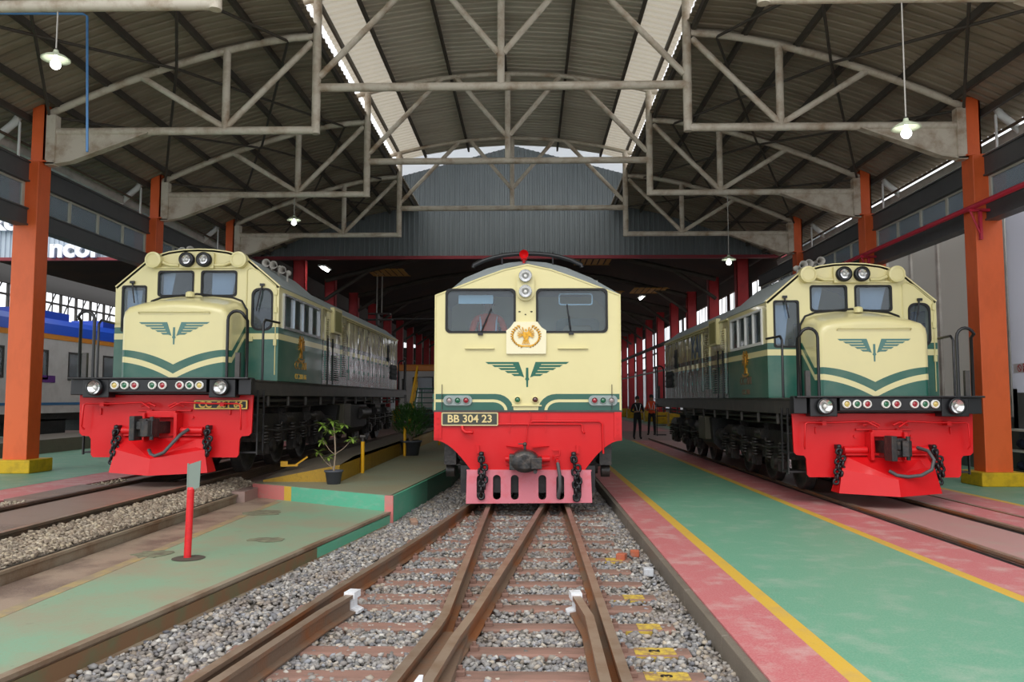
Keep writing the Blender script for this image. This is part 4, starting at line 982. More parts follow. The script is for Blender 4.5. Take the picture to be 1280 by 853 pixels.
# ---- the middle locomotive, flat faced
def build_bb():
    t = thing('locomotive', 'flat-fronted cream locomotive in the middle with two wide windscreens and number plate', 'locomotive', (-.03, 12.0, 0))
    hw = 1.40; Z0 = 1.415; EZ = 3.16; PK = 3.63; Lb = 12.6
    def fx(px): return (px - 659.5) / 83.3
    def fz(py): return 1.59 + (499 - py) / 83.0
    w1 = rr(fx(558), fx(643), fz(415), fz(362.5), .075); w2 = rr(fx(672), fx(758.3), fz(415), fz(362.5), .075)
    body = [(-hw, Z0), (hw, Z0), (hw, EZ), (.7, 3.43), (.35, 3.555), (0, PK), (-.35, 3.555), (-.7, 3.43), (-hw, EZ)]
    b = MB(); b.plate([body, w1, w2], front(0), .05)
    face = b.build('cab_front', m_cream, t)
    b = MB(); b.plate([body, [(x * .985, Z0 + (z - Z0) * .99) for x, z in body]], front(-.012), .02); b.build('face_edging', m_creamd, face)
    # body sides and roof (roof slopes back from the cream vee to the full section)
    sec = [(hw, EZ), (1.0, 3.50), (.62, 3.66), (.3, 3.745), (0, 3.77), (-.3, 3.745), (-.62, 3.66), (-1.0, 3.50), (-hw, EZ)]
    vee = [(hw, EZ), (1.0, 3.315), (.62, 3.46), (.3, 3.575), (0, PK), (-.3, 3.575), (-.62, 3.46), (-1.0, 3.315), (-hw, EZ)]
    b = MB(); n = len(sec)
    rings = [[(x, .0, z) for x, z in vee], [(x, .55, z) for x, z in sec], [(x, Lb, z) for x, z in sec]]
    vs = [p for r in rings for p in r]; b.add(vs, [(k * n + i, k * n + i + 1, (k + 1) * n + i + 1, (k + 1) * n + i) for k in range(2) for i in range(n - 1)])
    b.add(rings[2], [tuple(range(n))])
    b.box(-.4, .4, 3, 4.2, 3.7, 3.86); b.cyl((0, 7, 3.7), (0, 7, 3.86), .5, n=24)
    b.build('roof', m_greyroof, t)
    b = MB()
    for s in (-1, 1):
        wy = (.45, 1.2)
        b.plate([[(s * .05, Z0), (s * Lb, Z0), (s * Lb, EZ), (s * .05, EZ)], [(s * wy[0], 2.5), (s * wy[1], 2.5), (s * wy[1], 3.05), (s * wy[0], 3.05)]], sidem(s * hw, s), .04)
    b.box(-hw, hw, Lb - .05, Lb, Z0, EZ); b.box(-hw + .04, hw - .04, .05, Lb, Z0, Z0 + .05); b.box(-hw + .05, hw - .05, 2.1, 2.15, Z0, 3.4)
    sd = b.build('body_side', m_cream, t)
    for s in (-1, 1):
        b = MB(); b.box(s * hw - .005, s * hw + .005, 0, Lb, Z0, Z0 + .1); b.box(s * hw - .005, s * hw + .005, 0, Lb, Z0 + .17, Z0 + .24); b.build('side_stripe', m_green, sd)
        g = MB(); g.plate([[(s * .45, 2.5), (s * 1.2, 2.5), (s * 1.2, 3.05), (s * .45, 3.05)]], sidem(s * (hw - .02), s), .006); g.build('side_window_pane', m_glassd, sd)
        for k in range(4): louvres(sd, s, hw, 3 + k * 2.1, 4.4 + k * 2.1, 2.3, 2.95, 9)
    b = MB()
    for w in (w1, w2):
        c = (sum(p[0] for p in w) / len(w), sum(p[1] for p in w) / len(w))
        def off(k): return [(p[0] + (k if p[0] > c[0] else -k), p[1] + (k if p[1] > c[1] else -k)) for p in w]
        b.plate([off(.022), off(-.01)], front(-.014), .04)
    b.build('windscreen_gasket', m_rub, face)
    for w in (w1, w2):
        g = MB(); g.plate([w], front(.018), .006); g.build('windscreen', m_glass, face)
    # interior: desk, rear doorway, sun blinds
    b = MB(); b.box(-1.3, 1.3, .12, .5, Z0 + .05, 2.50); b.box(-1.2, -.4, .12, .4, 2.5, 2.58); b.build('control_desk', mat('grey_green_desk', '6a7a78', .6), t, bevel=.02)
    b = MB(); b.plate([rr(.5, 1.25, 1.6, 3.0, .1), rr(.62, 1.13, 2.3, 2.88, .08)], front(2.0), .04); b.build('rear_doorway_frame', mat('pale_green_cab_paint', '9ab09a', .5), t)
    bl = mat('pale_sun_blind', '9db0b4', .6)
    b = MB(); b.plate([rr(fx(572), fx(616), fz(379), fz(368), .01, 2)], front(.09), .01); b.build('sun_blind', bl, t)
    b = MB(); o_ = rr(fx(699), fx(742), fz(381), fz(366), .04); i_ = rr(fx(700.5), fx(740.5), fz(379.5), fz(367.5), .03); b.plate([o_, i_], front(.09), .01); b.build('sun_blind', bl, t)
    wiper(face, fx(600), -.02, fz(418), math.radians(66), .42); wiper(face, fx(713.5), -.02, fz(417.5), math.radians(97), .44)
    # head lamps in a pill housing
    b = MB(); b.plate([rr(fx(646.5), fx(668), fz(376.5), fz(337.5), .125, 10)], front(-.06), .07); hs = b.build('lamp_housing', m_cream, face, bevel=.012)
    for py in (346, 365.5): lamp_part(hs, 'headlight', fx(657), -.13, fz(py), .098, .08, rim=m_steel, lens=m_lens, ringw=.14)
    # emblem plate
    pts = [(fx(633), fz(443)), (fx(682.5), fz(443)), (fx(683), fz(414)), (fx(677), fz(410)), (fx(672), fz(403)), (fx(643), fz(403)), (fx(638), fz(410)), (fx(633), fz(414))]
    b = MB(); b.plate([pts], front(-.045), .045); em = b.build('emblem_plate', mat('pale_cream_plate', 'ece5c2', .4), face, bevel=.012)
    crest(em, front(-.047) @ Matrix.Translation((fx(657.5), fz(422), 0)), .72, 'gilt_crest')
    b = MB()
    for s in (-1, 1):
        for i in range(11):
            a = math.radians(-70 + 13 * i); cx, cz = fx(657.5) + s * .20 * math.cos(a), fz(421) + .165 * math.sin(a)
            b.ball((cx, -.052, cz), .019, 8, sc=(.7, .5, 1.2)); b.ball((cx + s * .02, -.052, cz + .012), .014, 8, sc=(1.1, .5, .7))
    b.build('gilt_wreath', m_gold, em)
    for px0, px1 in ((581, 618), (697.5, 735)):
        b = MB(); b.box(fx(px0), fx(px1), -.04, 0, fz(437), fz(435.3)); b.build('grab_strip', m_creamd, face, bevel=.004)
    b = MB()
    for k in (-.09, .09): b.ball((fx(657) + k, -.004, fz(390)), .02, 8, sc=(1, .4, .5))
    b.ball((fx(657), -.004, fz(393.5)), .014, 8, sc=(1, .4, .7)); b.build('number_lamp_slot', m_rub, face)
    put_wing(face, fx(659), -.001, fz(465), 1.26, .29, m_logo)
    # lower bands
    def band(s):
        def X(px): return fx(657.3 + s * (px - 657.3))
        P = []
        def arc(x0, z_, r, a0, a1, k=8): return [(x0 + r * math.cos(math.radians(a0 + (a1 - a0) * i / k)), z_ + r * 1.0 * math.sin(math.radians(a0 + (a1 - a0) * i / k))) for i in range(k + 1)]
        e = 772.6 if s > 0 else 774
        zb, z3, z2, z1 = Z0 + .0, fz(503), fz(499.5), fz(492.7)
        # lower green: bounded by rounded inner end
        def sh(p): return [(fx(657.3) + s * (q[0]), q[1]) for q in p]
        inner = (684 - 657.3) / 83.3; edge = hw - .003
        low = [(edge, zb), (edge, z3)] + [(inner + .17 + .0 - .17 * math.sin(math.radians(a)), zb + (z3 - zb) * math.cos(math.radians(a))) for a in range(0, 91, 15)]
        P.append(sh(low))
        i1 = (676.5 - 657.3) / 83.3; i0 = (675 - 657.3) / 83.3 - .0
        o = [(edge, z2), (edge, z1)] + [(i0 + .24 - .27 * math.sin(math.radians(a)), zb + (z1 - zb) * math.cos(math.radians(a))) for a in range(0, 91, 15)]
        inn = [(i1 + .235 - .21 * math.sin(math.radians(a)) + .02, zb + (z2 - zb) * math.cos(math.radians(a))) for a in range(90, -1, -15)]
        P.append(sh(o + inn)); return P
    b = MB()
    for s in (-1, 1):
        for p in band(s): b.plate([p], front(-.0025), .0025)
    b.build('green_band', m_green, face)
    b = MB(); b.box(-hw - .01, hw + .01, -.03, .02, Z0 - .02, Z0 + .008); b.build('face_sill', m_sill, face)
    pill = mat('grey_lamp_panel', '8f9c9a', .5)
    for cx, order in ((572.5, (m_lclr, m_lg, m_lr)), (753, (m_lr, m_lg, m_lclr))):
        b = MB(); c = fx(cx); z = fz(500.8); b.plate([rr(c - .215, c + .215, z - .075, z + .075, .07, 6)], front(-.04), .04); pn = b.build('lamp_panel', pill, face, bevel=.008)
        for k, m in zip((-.125, 0, .125), order): lamp_part(pn, 'marker_light', c + k, -.05, z, .052, .02, rim=pill, lens=m, ringw=.2)
    for px, m in ((647, m_lg), (669, m_ldr)): lamp_part(face, 'marker_light', fx(px), -.03, fz(500), .052, .03, rim=m_cream, lens=m, ringw=.2)
    b = MB(); b.box(fx(640), fx(677), -.03, 0, fz(508), fz(506.5)); b.build('cream_rail', m_creamd, face)
    b = MB()
    for px in (553, 764): b.tube([(fx(px), -.05, fz(512)), (fx(px), -.05, fz(481))], .006, 6)
    b.build('whip_rod', m_sill, face)
    # red apron with concave corners
    pts = [(-hw, Z0), (-hw, fz(550))]
    for i in range(9):
        a = math.radians(10 * i); pts.append((-hw + (hw - .84) * (i / 8) , fz(550) - (fz(550) - fz(587)) * (1 - math.cos(math.radians(i / 8 * 75))) / (1 - math.cos(math.radians(75)))))
    pts = pts + [(-x, z) for x, z in reversed(pts)]
    b = MB(); b.plate([pts], front(-.01), .05)
    for s in (-1, 1):
        b.box(s * (hw - .06) - .055, s * (hw - .06) + .055, -.03, 0, fz(548), Z0 - .02)
        b.box(s * .27 - .008, s * .27 + .008, -.03, 0, fz(540), Z0 - .02)
        for k in range(4): b.cyl((s * (hw - .06), -.045, fz(522 + 7 * k)), (s * (hw - .06), -.02, fz(522 + 7 * k)), .014, n=8)
        b.box(s * .74 - .02, s * .74 + .02, -.05, 0, fz(566), fz(556))
        for z_ in (557.5, 580.5):
            b.add([(s * .07, -.02, fz(z_ + 1)), (s * .32, -.02, fz(z_ + .6)), (s * .32, -.03, fz(z_ - .8)), (s * .07, -.14, fz(z_ - .8)), (s * .07, -.14, fz(z_ + 1))], [(0, 1, 2, 3), (0, 1, 4), (4, 3, 2, 1)])
        b.cyl((s * .1, -.12, fz(572.5)), (s * .32, -.06, fz(572.5)), .045, n=14)
    b.build('apron', m_red, t, bevel=.004)
    b = MB()
    b.tube([(fx(623), -.04, fz(530)), (fx(725), -.04, fz(530)), (fx(727), -.04, fz(532)), (fx(727), -.05, fz(538)), (fx(729.5), -.09, fz(541))], .014, 8)
    b.tube([(fx(664), -.04, fz(528)), (fx(666), -.04, fz(526.5)), (fx(748), -.04, fz(526.5)), (fx(752), -.04, fz(530)), (fx(753), -.03, fz(566))], .014, 8)
    b.tube([(fx(578), -.03, fz(532)), (fx(579), -.05, fz(537)), (fx(583), -.09, fz(540)), (fx(592), -.11, fz(540))], .026, 8)
    b.tube([(fx(662), -.03, fz(515)), (fx(664), -.05, fz(522)), (fx(659), -.05, fz(535)), (fx(658), -.05, fz(552))], .007, 6)
    b.build('brake_pipe', m_red, t)
    # slotted bar below
    slots = [rr(fx(px) - .058, fx(px) + .058, fz(622), fz(592), .055, 6) for px in (601.5, 621.5, 643.5, 677.5, 699.5, 720.5)]
    b = MB(); b.plate([[(fx(583.5), fz(627)), (fx(738.5), fz(625.5)), (fx(737), fz(586)), (fx(584.5), fz(587))]] + slots, front(-.07), .035)
    b.box(fx(584), fx(738), -.06, 0, fz(587.5), fz(586)); b.build('slotted_guard', m_pink, t)
    b = MB(); b.box(-1.0, 1.0, .02, .1, .2, .6); b.build('rear_guard_plate', m_black, t)
    # round buffing coupler head
    b = MB(); c = fx(657); z = fz(574)
    b.lathe([(.001, -.42), (.13, -.43), (.20, -.39), (.215, -.14), (.17, -.05), (.12, 0)], (c - .01, 0, z), 'y', 24)
    for v in range(len(b.v)): b.v[v] = (b.v[v][0], b.v[v][1], z + (b.v[v][2] - z) * .78)
    b.box(c + .08, c + .235, -.45, -.1, z - .10, z + .06); b.box(c - .235, c - .12, -.38, -.1, z - .12, z + .10); b.cyl((c + .14, -.4, z - .14), (c + .14, -.1, z - .14), .03)
    b.cyl((c - .01, -.2, z + .1), (c - .01, -.2, z + .26), .02); b.ball((c - .01, -.2, z + .24), .035, 8); b.box(c - .11, c + .01, -.22, -.18, z + .24, z + .255)
    b.build('coupler', m_iron, t, bevel=.01)
    chain(t, fx(602.5), -.10, fz(569), fz(621), 7); chain(t, fx(716), -.10, fz(569), fz(623), 7, lean=-.06)
    b = MB(); b.tube([(fx(696), -.09, fz(575)), (fx(697), -.13, fz(582)), (fx(698.5), -.15, fz(592)), (fx(699), -.15, fz(605)), (fx(697), -.13, fz(616)), (fx(697), -.1, fz(619))], .028, 10); b.build('air_hose', m_hose, t)
    b = MB(); b.cyl((fx(696), -.12, fz(577)), (fx(696), 0, fz(574)), .03, n=10); b.tube([(fx(690), -.05, fz(562)), (fx(699), -.06, fz(562)), (fx(699), -.06, fz(568)), (fx(691), -.06, fz(569)), (fx(691), -.05, fz(574))], .012, 6); b.build('hose_tap', m_red, t)
    # number plate
    b = MB(); b.plate([rr(fx(552.5), fx(623), fz(532), fz(515.5), .02, 3)], front(-.05), .03); pl = b.build('number_plate', m_plate, t)
    b = MB(); b.plate([rr(fx(552.5), fx(623), fz(532), fz(515.5), .02, 3), rr(fx(554), fx(621.5), fz(530.6), fz(517), .01, 3)], front(-.056), .01); b.build('plate_rim', mat('brass_plate_rim', 'c9b98a', .45), pl)
    text_words('plate_lettering', 'BB 304 23', .158, front(-.054) @ Matrix.Translation((fx(587.8), fz(523.8), 0)), mat('pale_gold_lettering', 'dcc98e', .45), pl, .004, bold=.003, sx=1.02)
    # roof rails, beacon
    for y0 in (.5, 1.5):
        b = MB(); b.tube([(fx(588) if y0 < 1 else -.9, y0, 3.66)] + [(x, y0, 3.66 + .22 * (1 - (abs(x) / .92) ** 2.4)) for x in [-.85 + .17 * i for i in range(11)]] + [(-fx(588) if y0 < 1 else .9, y0, 3.66)], .035, 8)
        for x in (-.4, .4): b.cyl((x, y0, 3.7), (x, y0, 3.9), .012, n=8)
        b.build('roof_rail', m_blacksat, t)
    b = MB(); b.lathe([(.07, -.1), (.072, -.08), (.05, -.03), (.03, .04), (.025, .2), (.05, .21), (.05, .27), (.001, .27)], (fx(655), .15, 3.79), 'y', 20)
    b.lathe([(.001, -.02), (.035, -.03), (.07, -.095)], (fx(655), .15, 3.79), 'y', 20); b.cyl((fx(655), .2, 3.66), (fx(655), .2, 3.76), .02, n=8); b.build('horn', m_red, t)
    # running gear
    b = MB(); b.box(-1.2, 1.2, .3, Lb - .2, 1.15, Z0); b.box(-1.3, 1.3, .05, .4, 1.2, Z0); b.build('underframe', m_black, t)
    bogie(t, [1.5, 3.9], hw=1.0); bogie(t, [Lb - 3.9, Lb - 1.5], hw=1.0)
    b = MB(); b.box(-1.15, 1.15, 5.2, 7.4, .4, 1.15); b.build('fuel_tank', m_black, t, bevel=.03)
    for s in (-1, 1): b = MB(); b.tube([(s * 1.25, .3, 1.3), (s * 1.28, .35, 1.0), (s * 1.18, .45, .75), (s * 1.1, .6, .62)], .05, 8); b.box(s * 1.17 - .09, s * 1.17 + .09, .15, .45, .6, .95); b.cyl((s * 1.12, .4, .5), (s * 1.25, .4, .5), .1); b.build('sand_pipe', m_bogie, t)
    return t
MID_LOCO = build_bb()
# ------------------------------------------------------------------ rails, sleepers, ballast
def rail_path(name, pts, label, ztop=0.0, mats=None, group=None, cat='rail', hh=.145, off=None):
    prof = [(-.033, 0), (.033, 0), (.034, -.028), (.010, -.04), (.009, -hh + .022), (.058, -hh + .012), (.058, -hh), (-.058, -hh), (-.058, -hh + .012), (-.009, -hh + .022), (-.010, -.04), (-.034, -.028)]
    P = [Vector((x, y, 0)) for x, y in pts]; n = len(prof); vs = []
    for i, p in enumerate(P):
        d = (P[min(i + 1, len(P) - 1)] - P[max(i - 1, 0)]).normalized(); nr = Vector((d.y, -d.x, 0))
        for u, w in prof: q = p + nr * u; vs.append((q.x, q.y, ztop + w))
    b = MB()
    for k in range(len(P) - 1):
        for i in range(n):
            j = (i + 1) % n; b.add([vs[k * n + i], vs[k * n + j], vs[(k + 1) * n + j], vs[(k + 1) * n + i]], [(0, 1, 2, 3)], 0 if i in (0, ) else 1)
    tri = tessellate_polygon([[Vector((u, w, 0)) for u, w in prof]])
    b.add(vs[:n], tri, 1); b.add(vs[-n:], [tuple(reversed(q)) for q in tri], 1)
    o = b.build(name, mats or [m_railtop, m_rail])
    return tag(o, label, cat, group)
R1 = [(-2.32, 2.6), (-1.95, 4.45), (-1.645, 6.77), (-1.33, 8.9), (-1.14, 10.4), (-.95, 12.1), (-.72, 14.2), (-.50, 17)]
R2 = [(-1.04, 2.6), (-.79, 4.55), (-.655, 5.75), (-.632, 6.05), (-.625, 9), (-.615, 12.5), (-.61, 36)]
R3 = [(-.585, 2.6), (-.578, 4.65), (-.50, 5.5), (-.44, 5.95), (-.12, 9.0), (.22, 12.5), (.55, 17)]
R4 = [(.545, 2.6), (.55, 4.64), (.56, 9), (.565, 36)]
rail_path('rail', R1, 'long rusty rail curving away left, outermost of the middle tracks')
rail_path('rail', R2, 'rusty rail under the left wheels of the middle locomotive, bent outward towards the bottom edge')
rail_path('rail', R3, 'rusty rail slanting under the middle locomotive between its two straight rails')
rail_path('rail', R4, 'straight rusty rail under the right wheels of the middle locomotive')
def guard(pts, label):
    t = thing('guard_rail', label, 'rail', (0, 0, 0))
    o = rail_path('bar', pts, None, ztop=.005, cat=None); o.parent = t
    a, c = Vector((*pts[-1], 0)), Vector((*pts[-2], 0)); d = (a - c).normalized()
    prof = [(-.045, .018), (.045, .018), (.046, -.035), (.018, -.05), (.018, -.11), (.075, -.13), (.075, -.15), (-.075, -.15), (-.075, -.13), (-.018, -.11), (-.018, -.05), (-.046, -.035)]
    nr = Vector((d.y, -d.x, 0)); b = MB(); vs = []
    for k in (-.03, .10):
        for u, w in prof: q = a + d * k + nr * u; vs.append((q.x, q.y, .005 + w))
    n = len(prof); b.add(vs, [(i, (i + 1) % n, (i + 1) % n + n, i + n) for i in range(n)])
    tri = tessellate_polygon([[Vector((u, w, 0)) for u, w in prof]]); b.add(vs[:n], tri); b.add(vs[n:], [tuple(reversed(q)) for q in tri])
    b.build('painted_end', m_whitep, t, label='white painted rail end')
guard([(-2.10, 2.6), (-1.775, 4.6), (-1.56, 6.1), (-1.46, 6.62)], 'short guard rail with white end beside the far-left curving rail')
guard([(.40, 2.6), (.425, 4.6), (.435, 6.0), (.375, 6.62)], 'short guard rail with white end inside the straight right rail')
# crossing nose: two rails closing to a point
t = thing('crossing_nose', 'pointed crossing nose with whitened tip between the two bent rails', 'rail', (0, 0, 0))
b = MB(); b.prism([(-.86, 2.6), (-.66, 4.55), (-.625, 4.70), (-.605, 4.55), (-.63, 2.6)], 'z', -.14, -.005); b.build('nose_casting', m_railtop, t)
b = MB(); b.prism([(-.668, 4.50), (-.64, 4.73), (-.615, 4.73), (-.598, 4.50)], 'z', -.13, .002); b.build('painted_tip', m_whitep, t)
b = MB(); b.prism([(-.86, 3.9), (-.62, 5.9), (-.44, 5.9), (-.50, 3.9)], 'z', -.145, -.085); tag(b.build('crossing_base_plate', m_rail), 'rusty base plate filling the gap where the two rails bend', 'plate')
# left-hand track
rail_path('rail', [(-5.01, 2.8), (-5.01, 32)], 'rail under the near wheels of the left locomotive', .33, mats=[m_railtop, m_raildk])
rail_path('rail', [(-6.15, 2.8), (-6.15, 32)], 'rail under the far wheels of the left locomotive', .33, mats=[m_raildk, m_raildk])
rail_path('rail', [(4.73, 2.8), (4.73, 32)], 'sunken rail under the near wheels of the right locomotive', .05, hh=.2)
rail_path('rail', [(5.87, 2.8), (5.87, 32)], 'sunken rail under the far wheels of the right locomotive', .05, hh=.2)
rail_path('rail', [(6.62, 2.8), (6.62, 32)], 'outermost dark rail in the red floor beside the right locomotive', .012, hh=.15)
# kerb rails of the low platform
rail_path('kerb_rail', [(-4.54, 3.0), (-4.54, 13.0)], 'old rail used as kerb along the left edge of the low platform', .12, hh=.17, cat='rail', mats=[m_kerbr, m_kerbr])
rail_path('kerb_rail', [(x - .035, y) for x, y in lowedge], 'old rail used as kerb along the right edge of the low platform', 0.004, hh=.18, cat='rail', mats=[m_kerbr, m_kerbr])
fl = []
b = MB()
for i in range(len(lowedge) - 1):
    a, c = lowedge[i], lowedge[i + 1]; b.add([(a[0] - .01, a[1], -.30), (c[0] - .01, c[1], -.30), (c[0] - .01, c[1], -.045), (a[0] - .01, a[1], -.045), (a[0] - .06, a[1], -.30), (c[0] - .06, c[1], -.30), (c[0] - .06, c[1], -.045), (a[0] - .06, a[1], -.045)], [(0, 1, 2, 3), (4, 7, 6, 5), (3, 2, 6, 7), (0, 4, 5, 1)], 1 if i == 3 else 0)
struct(b.build('trim_11', [mat('rust_stained_kerb', '7a5c40', .8, dirt='5f6a4c', damt=.9, dscale=4), p_kerbg]), 'stained face under the kerb rail')
def xat(P, y):
    for (x0, y0), (x1, y1) in zip(P, P[1:]):
        if y0 <= y <= y1: return x0 + (x1 - x0) * (y - y0) / (y1 - y0)
    return P[0][0] if y < P[0][1] else P[-1][0]
SLY = [3.95, 4.5, 5.18, 5.68, 6.28, 6.83, 7.2, 7.72, 8.27, 8.85, 9.4, 9.95, 10.5, 11.05, 11.6, 12.15, 12.7]
ordn = ['nearest', 'second', 'third', 'fourth', 'fifth', 'sixth', 'seventh', 'eighth', 'ninth', 'tenth', 'eleventh', 'twelfth', 'thirteenth', 'fourteenth', 'fifteenth', 'sixteenth', 'seventeenth']
for i, y in enumerate(SLY):
    t = thing('sleeper', 'rusty brown sleeper of the middle track, %s from the bottom edge%s' % (ordn[i], ', yellow right end' if i in (2, 3, 4, 6, 9) else ''), 'sleeper', (0, y, 0), group='sleepers of the middle track')
    x0 = xat(R1, y) - .30; x1 = 1.10 - (.0 if i < 5 else .04 * (i % 3)); b = MB()
    for a, c in ((x0, xat(R1, y) + .35), (xat(R1, y) + .35, -.0), (0, x1)):
        pass
    b.prism([(-.095, -.30), (-.095, -.16), (-.075, -.148), (.075, -.148), (.095, -.16), (.095, -.30)], 'x', x0, x1)
    for P in (R1, R2, R3, R4):
        xx = xat(P, y)
        for s in (-1, 1): b.box(xx + s * .09 - .03, xx + s * .09 + .03, -.035, .035, -.15, -.115); b.cyl((xx + s * .09, 0, -.12), (xx + s * .09, 0, -.09), .016, n=8)
    b.build('beam', m_sleeper, t, bevel=.006)
    if i in (2, 3, 4, 6, 9):
        b = MB(); b.box(.72 if i < 4 else .82, 1.0, -.076, .076, -.149, -.1455); b.box(.72, 1.0, -.098, -.094, -.21, -.155)
        pp = b.build('painted_patch', m_sleepy, t, label='yellow painted patch')
        if i in (2, 3):
            me = text_mesh('2' if i == 3 else '3', .10, Matrix.Translation((.86, 0, -.144)) @ Matrix.Rotation(math.pi / 2 if i == 3 else math.pi / 2, 4, 'Z'), .001, bold=.004); link('stencilled_number', me, m_rub, pp)
def xat_v(y): return np.interp(y, [p[1] for p in R2], [p[0] for p in R2])
# ballast
def ballast(name, n, xf, y0, y1, zf, r0, r1, label, avoid=(), seed=1):
    g = np.random.default_rng(seed)
    ph = (1 + 5 ** .5) / 2
    iv = np.array([(-1, ph, 0), (1, ph, 0), (-1, -ph, 0), (1, -ph, 0), (0, -1, ph), (0, 1, ph), (0, -1, -ph), (0, 1, -ph), (ph, 0, -1), (ph, 0, 1), (-ph, 0, -1), (-ph, 0, 1)]) / 1.902
    it = np.array([(0, 11, 5), (0, 5, 1), (0, 1, 7), (0, 7, 10), (0, 10, 11), (1, 5, 9), (5, 11, 4), (11, 10, 2), (10, 7, 6), (7, 1, 8), (3, 9, 4), (3, 4, 2), (3, 2, 6), (3, 6, 8), (3, 8, 9), (4, 9, 5), (2, 4, 11), (6, 2, 10), (8, 6, 7), (9, 8, 1)])
    # denser near the viewer: y drawn with density ~ 1/y
    y = np.exp(g.uniform(math.log(y0), math.log(y1), n)); xa, xb = xf(y); x = xa + (xb - xa) * g.random(n)
    keep = np.ones(n, bool)
    for f, w in avoid: keep &= np.abs(x - f(y)) > w
    x, y = x[keep], y[keep]; n = len(x)
    # keep sleeper tops mostly clear
    onsl = np.zeros(n, bool)
    if avoid:
        for s in SLY: onsl |= (np.abs(y - s) < .10) & (x < 1.12)
        k2 = ~(onsl & (g.random(n) < np.where(x < xat_v(y), .45, .92) - .10 * np.clip(y - 6, 0, 5))); x, y = x[k2], y[k2]; n = len(x)
    r = g.uniform(r0, r1, n) * (1 + .05 * np.clip(y - 8, 0, 8))
    z = zf(x, y) + g.uniform(-.02, .018, n)
    V = iv[None] * g.uniform(.62, 1.25, (n, 12, 1)) * np.stack([g.uniform(.8, 1.35, n), g.uniform(.8, 1.35, n), g.uniform(.55, .95, n)], 1)[:, None]
    a = g.uniform(0, 6.28, n); c, s_ = np.cos(a), np.sin(a); b_ = g.uniform(-.6, .6, n)
    X = V[..., 0] * c[:, None] - V[..., 1] * s_[:, None]; Y = V[..., 0] * s_[:, None] + V[..., 1] * c[:, None]; Z = V[..., 2] + X * b_[:, None] * .5
    P = np.stack([X, Y, Z], -1) * r[:, None, None] + np.stack([x, y, z], 1)[:, None]
    T = (it[None] + (np.arange(n) * 12)[:, None, None]).reshape(-1, 3)
    me = bpy.data.meshes.new(name); me.vertices.add(n * 12); me.vertices.foreach_set('co', P.reshape(-1).astype(np.float32))
    me.loops.add(len(T) * 3); me.loops.foreach_set('vertex_index', T.reshape(-1).astype(np.int32)); me.polygons.add(len(T)); me.polygons.foreach_set('loop_start', np.arange(0, len(T) * 3, 3, dtype=np.int32))
    me.update(calc_edges=True); me.validate()
    o = link(name, me, m_stone if name == 'track_ballast' else m_stonetan); return tag(o, label, 'ballast', kind='stuff')
ex = np.array([p[0] for p in lowedge] + [-1.78, -1.60, -1.58]); ey = np.array([p[1] for p in lowedge] + [13.8, 16.1, 31])
def fi(P): px = np.array([p[0] for p in P]); py = np.array([p[1] for p in P]); return lambda y: np.interp(y, py, px)
ballast('track_ballast', 60000, lambda y: (np.interp(y, ey, ex) + .02, np.full_like(y, 1.31)), 3.4, 19, lambda x, y: -.172 + .0 * x, .015, .029, 'grey crushed stone round the middle tracks', [(fi(R1), .055), (fi(R2), .055), (fi(R3), .055), (fi(R4), .055)], 3)
ballast('side_ballast', 9000, lambda y: (np.full_like(y, -4.97), np.full_like(y, -4.60)), 5.5, 13.6, lambda x, y: .13 + .33 * (-4.6 - x), .016, .03, 'tan crushed stone between the left track and the low platform', (), 5)
ballast('edge_ballast', 3500, lambda y: (np.full_like(y, -7.2), np.full_like(y, -6.2)), 8, 14, lambda x, y: .17 + 0 * x, .016, .03, 'tan crushed stone left of the left track', (), 6)
b = MB(); b.box(-5.0, -4.55, 3, 13.6, -.2, .12); b.box(-7.25, -6.1, 3, 14, -.2, .17); struct(b.build('floor_ballast_bed', m_dirt), 'soil bed of the left ballast')
b = MB(); b.box(-3.4, 1.36, 2.6, 36, -.28, -.19); struct(b.build('floor_track_bed', m_dirt), 'soil bed of the middle tracks')
for x, y, m, lb in ((1.0, 8.9, 'brick_red', 'broken red brick lying on the ballast near the right kerb'), (1.18, 8.15, 'pale_rubble', 'pale rubble block lying on the ballast near the right kerb'), (-1.62, 11.3, 'tan_brick', 'tan brick standing on the ballast at the platform corner'), (1.17, 9.1, 'brick_red', 'smaller red brick piece touching the right kerb')):
    b = MB(); k = .06 if 'small' in lb else .09; b.box(-k, k, -.05, .05, -.03, .05); o = b.build('brick', mat(m, {'brick_red': 'a8573a', 'pale_rubble': 'b9bcc0', 'tan_brick': '9a7a66'}[m], .85, dirt='8a7a70', damt=.6, dscale=15), bevel=.012); o.location = (x, y, -.14); o.rotation_euler = (0, .1, .3 + x); tag(o, lb, 'brick')

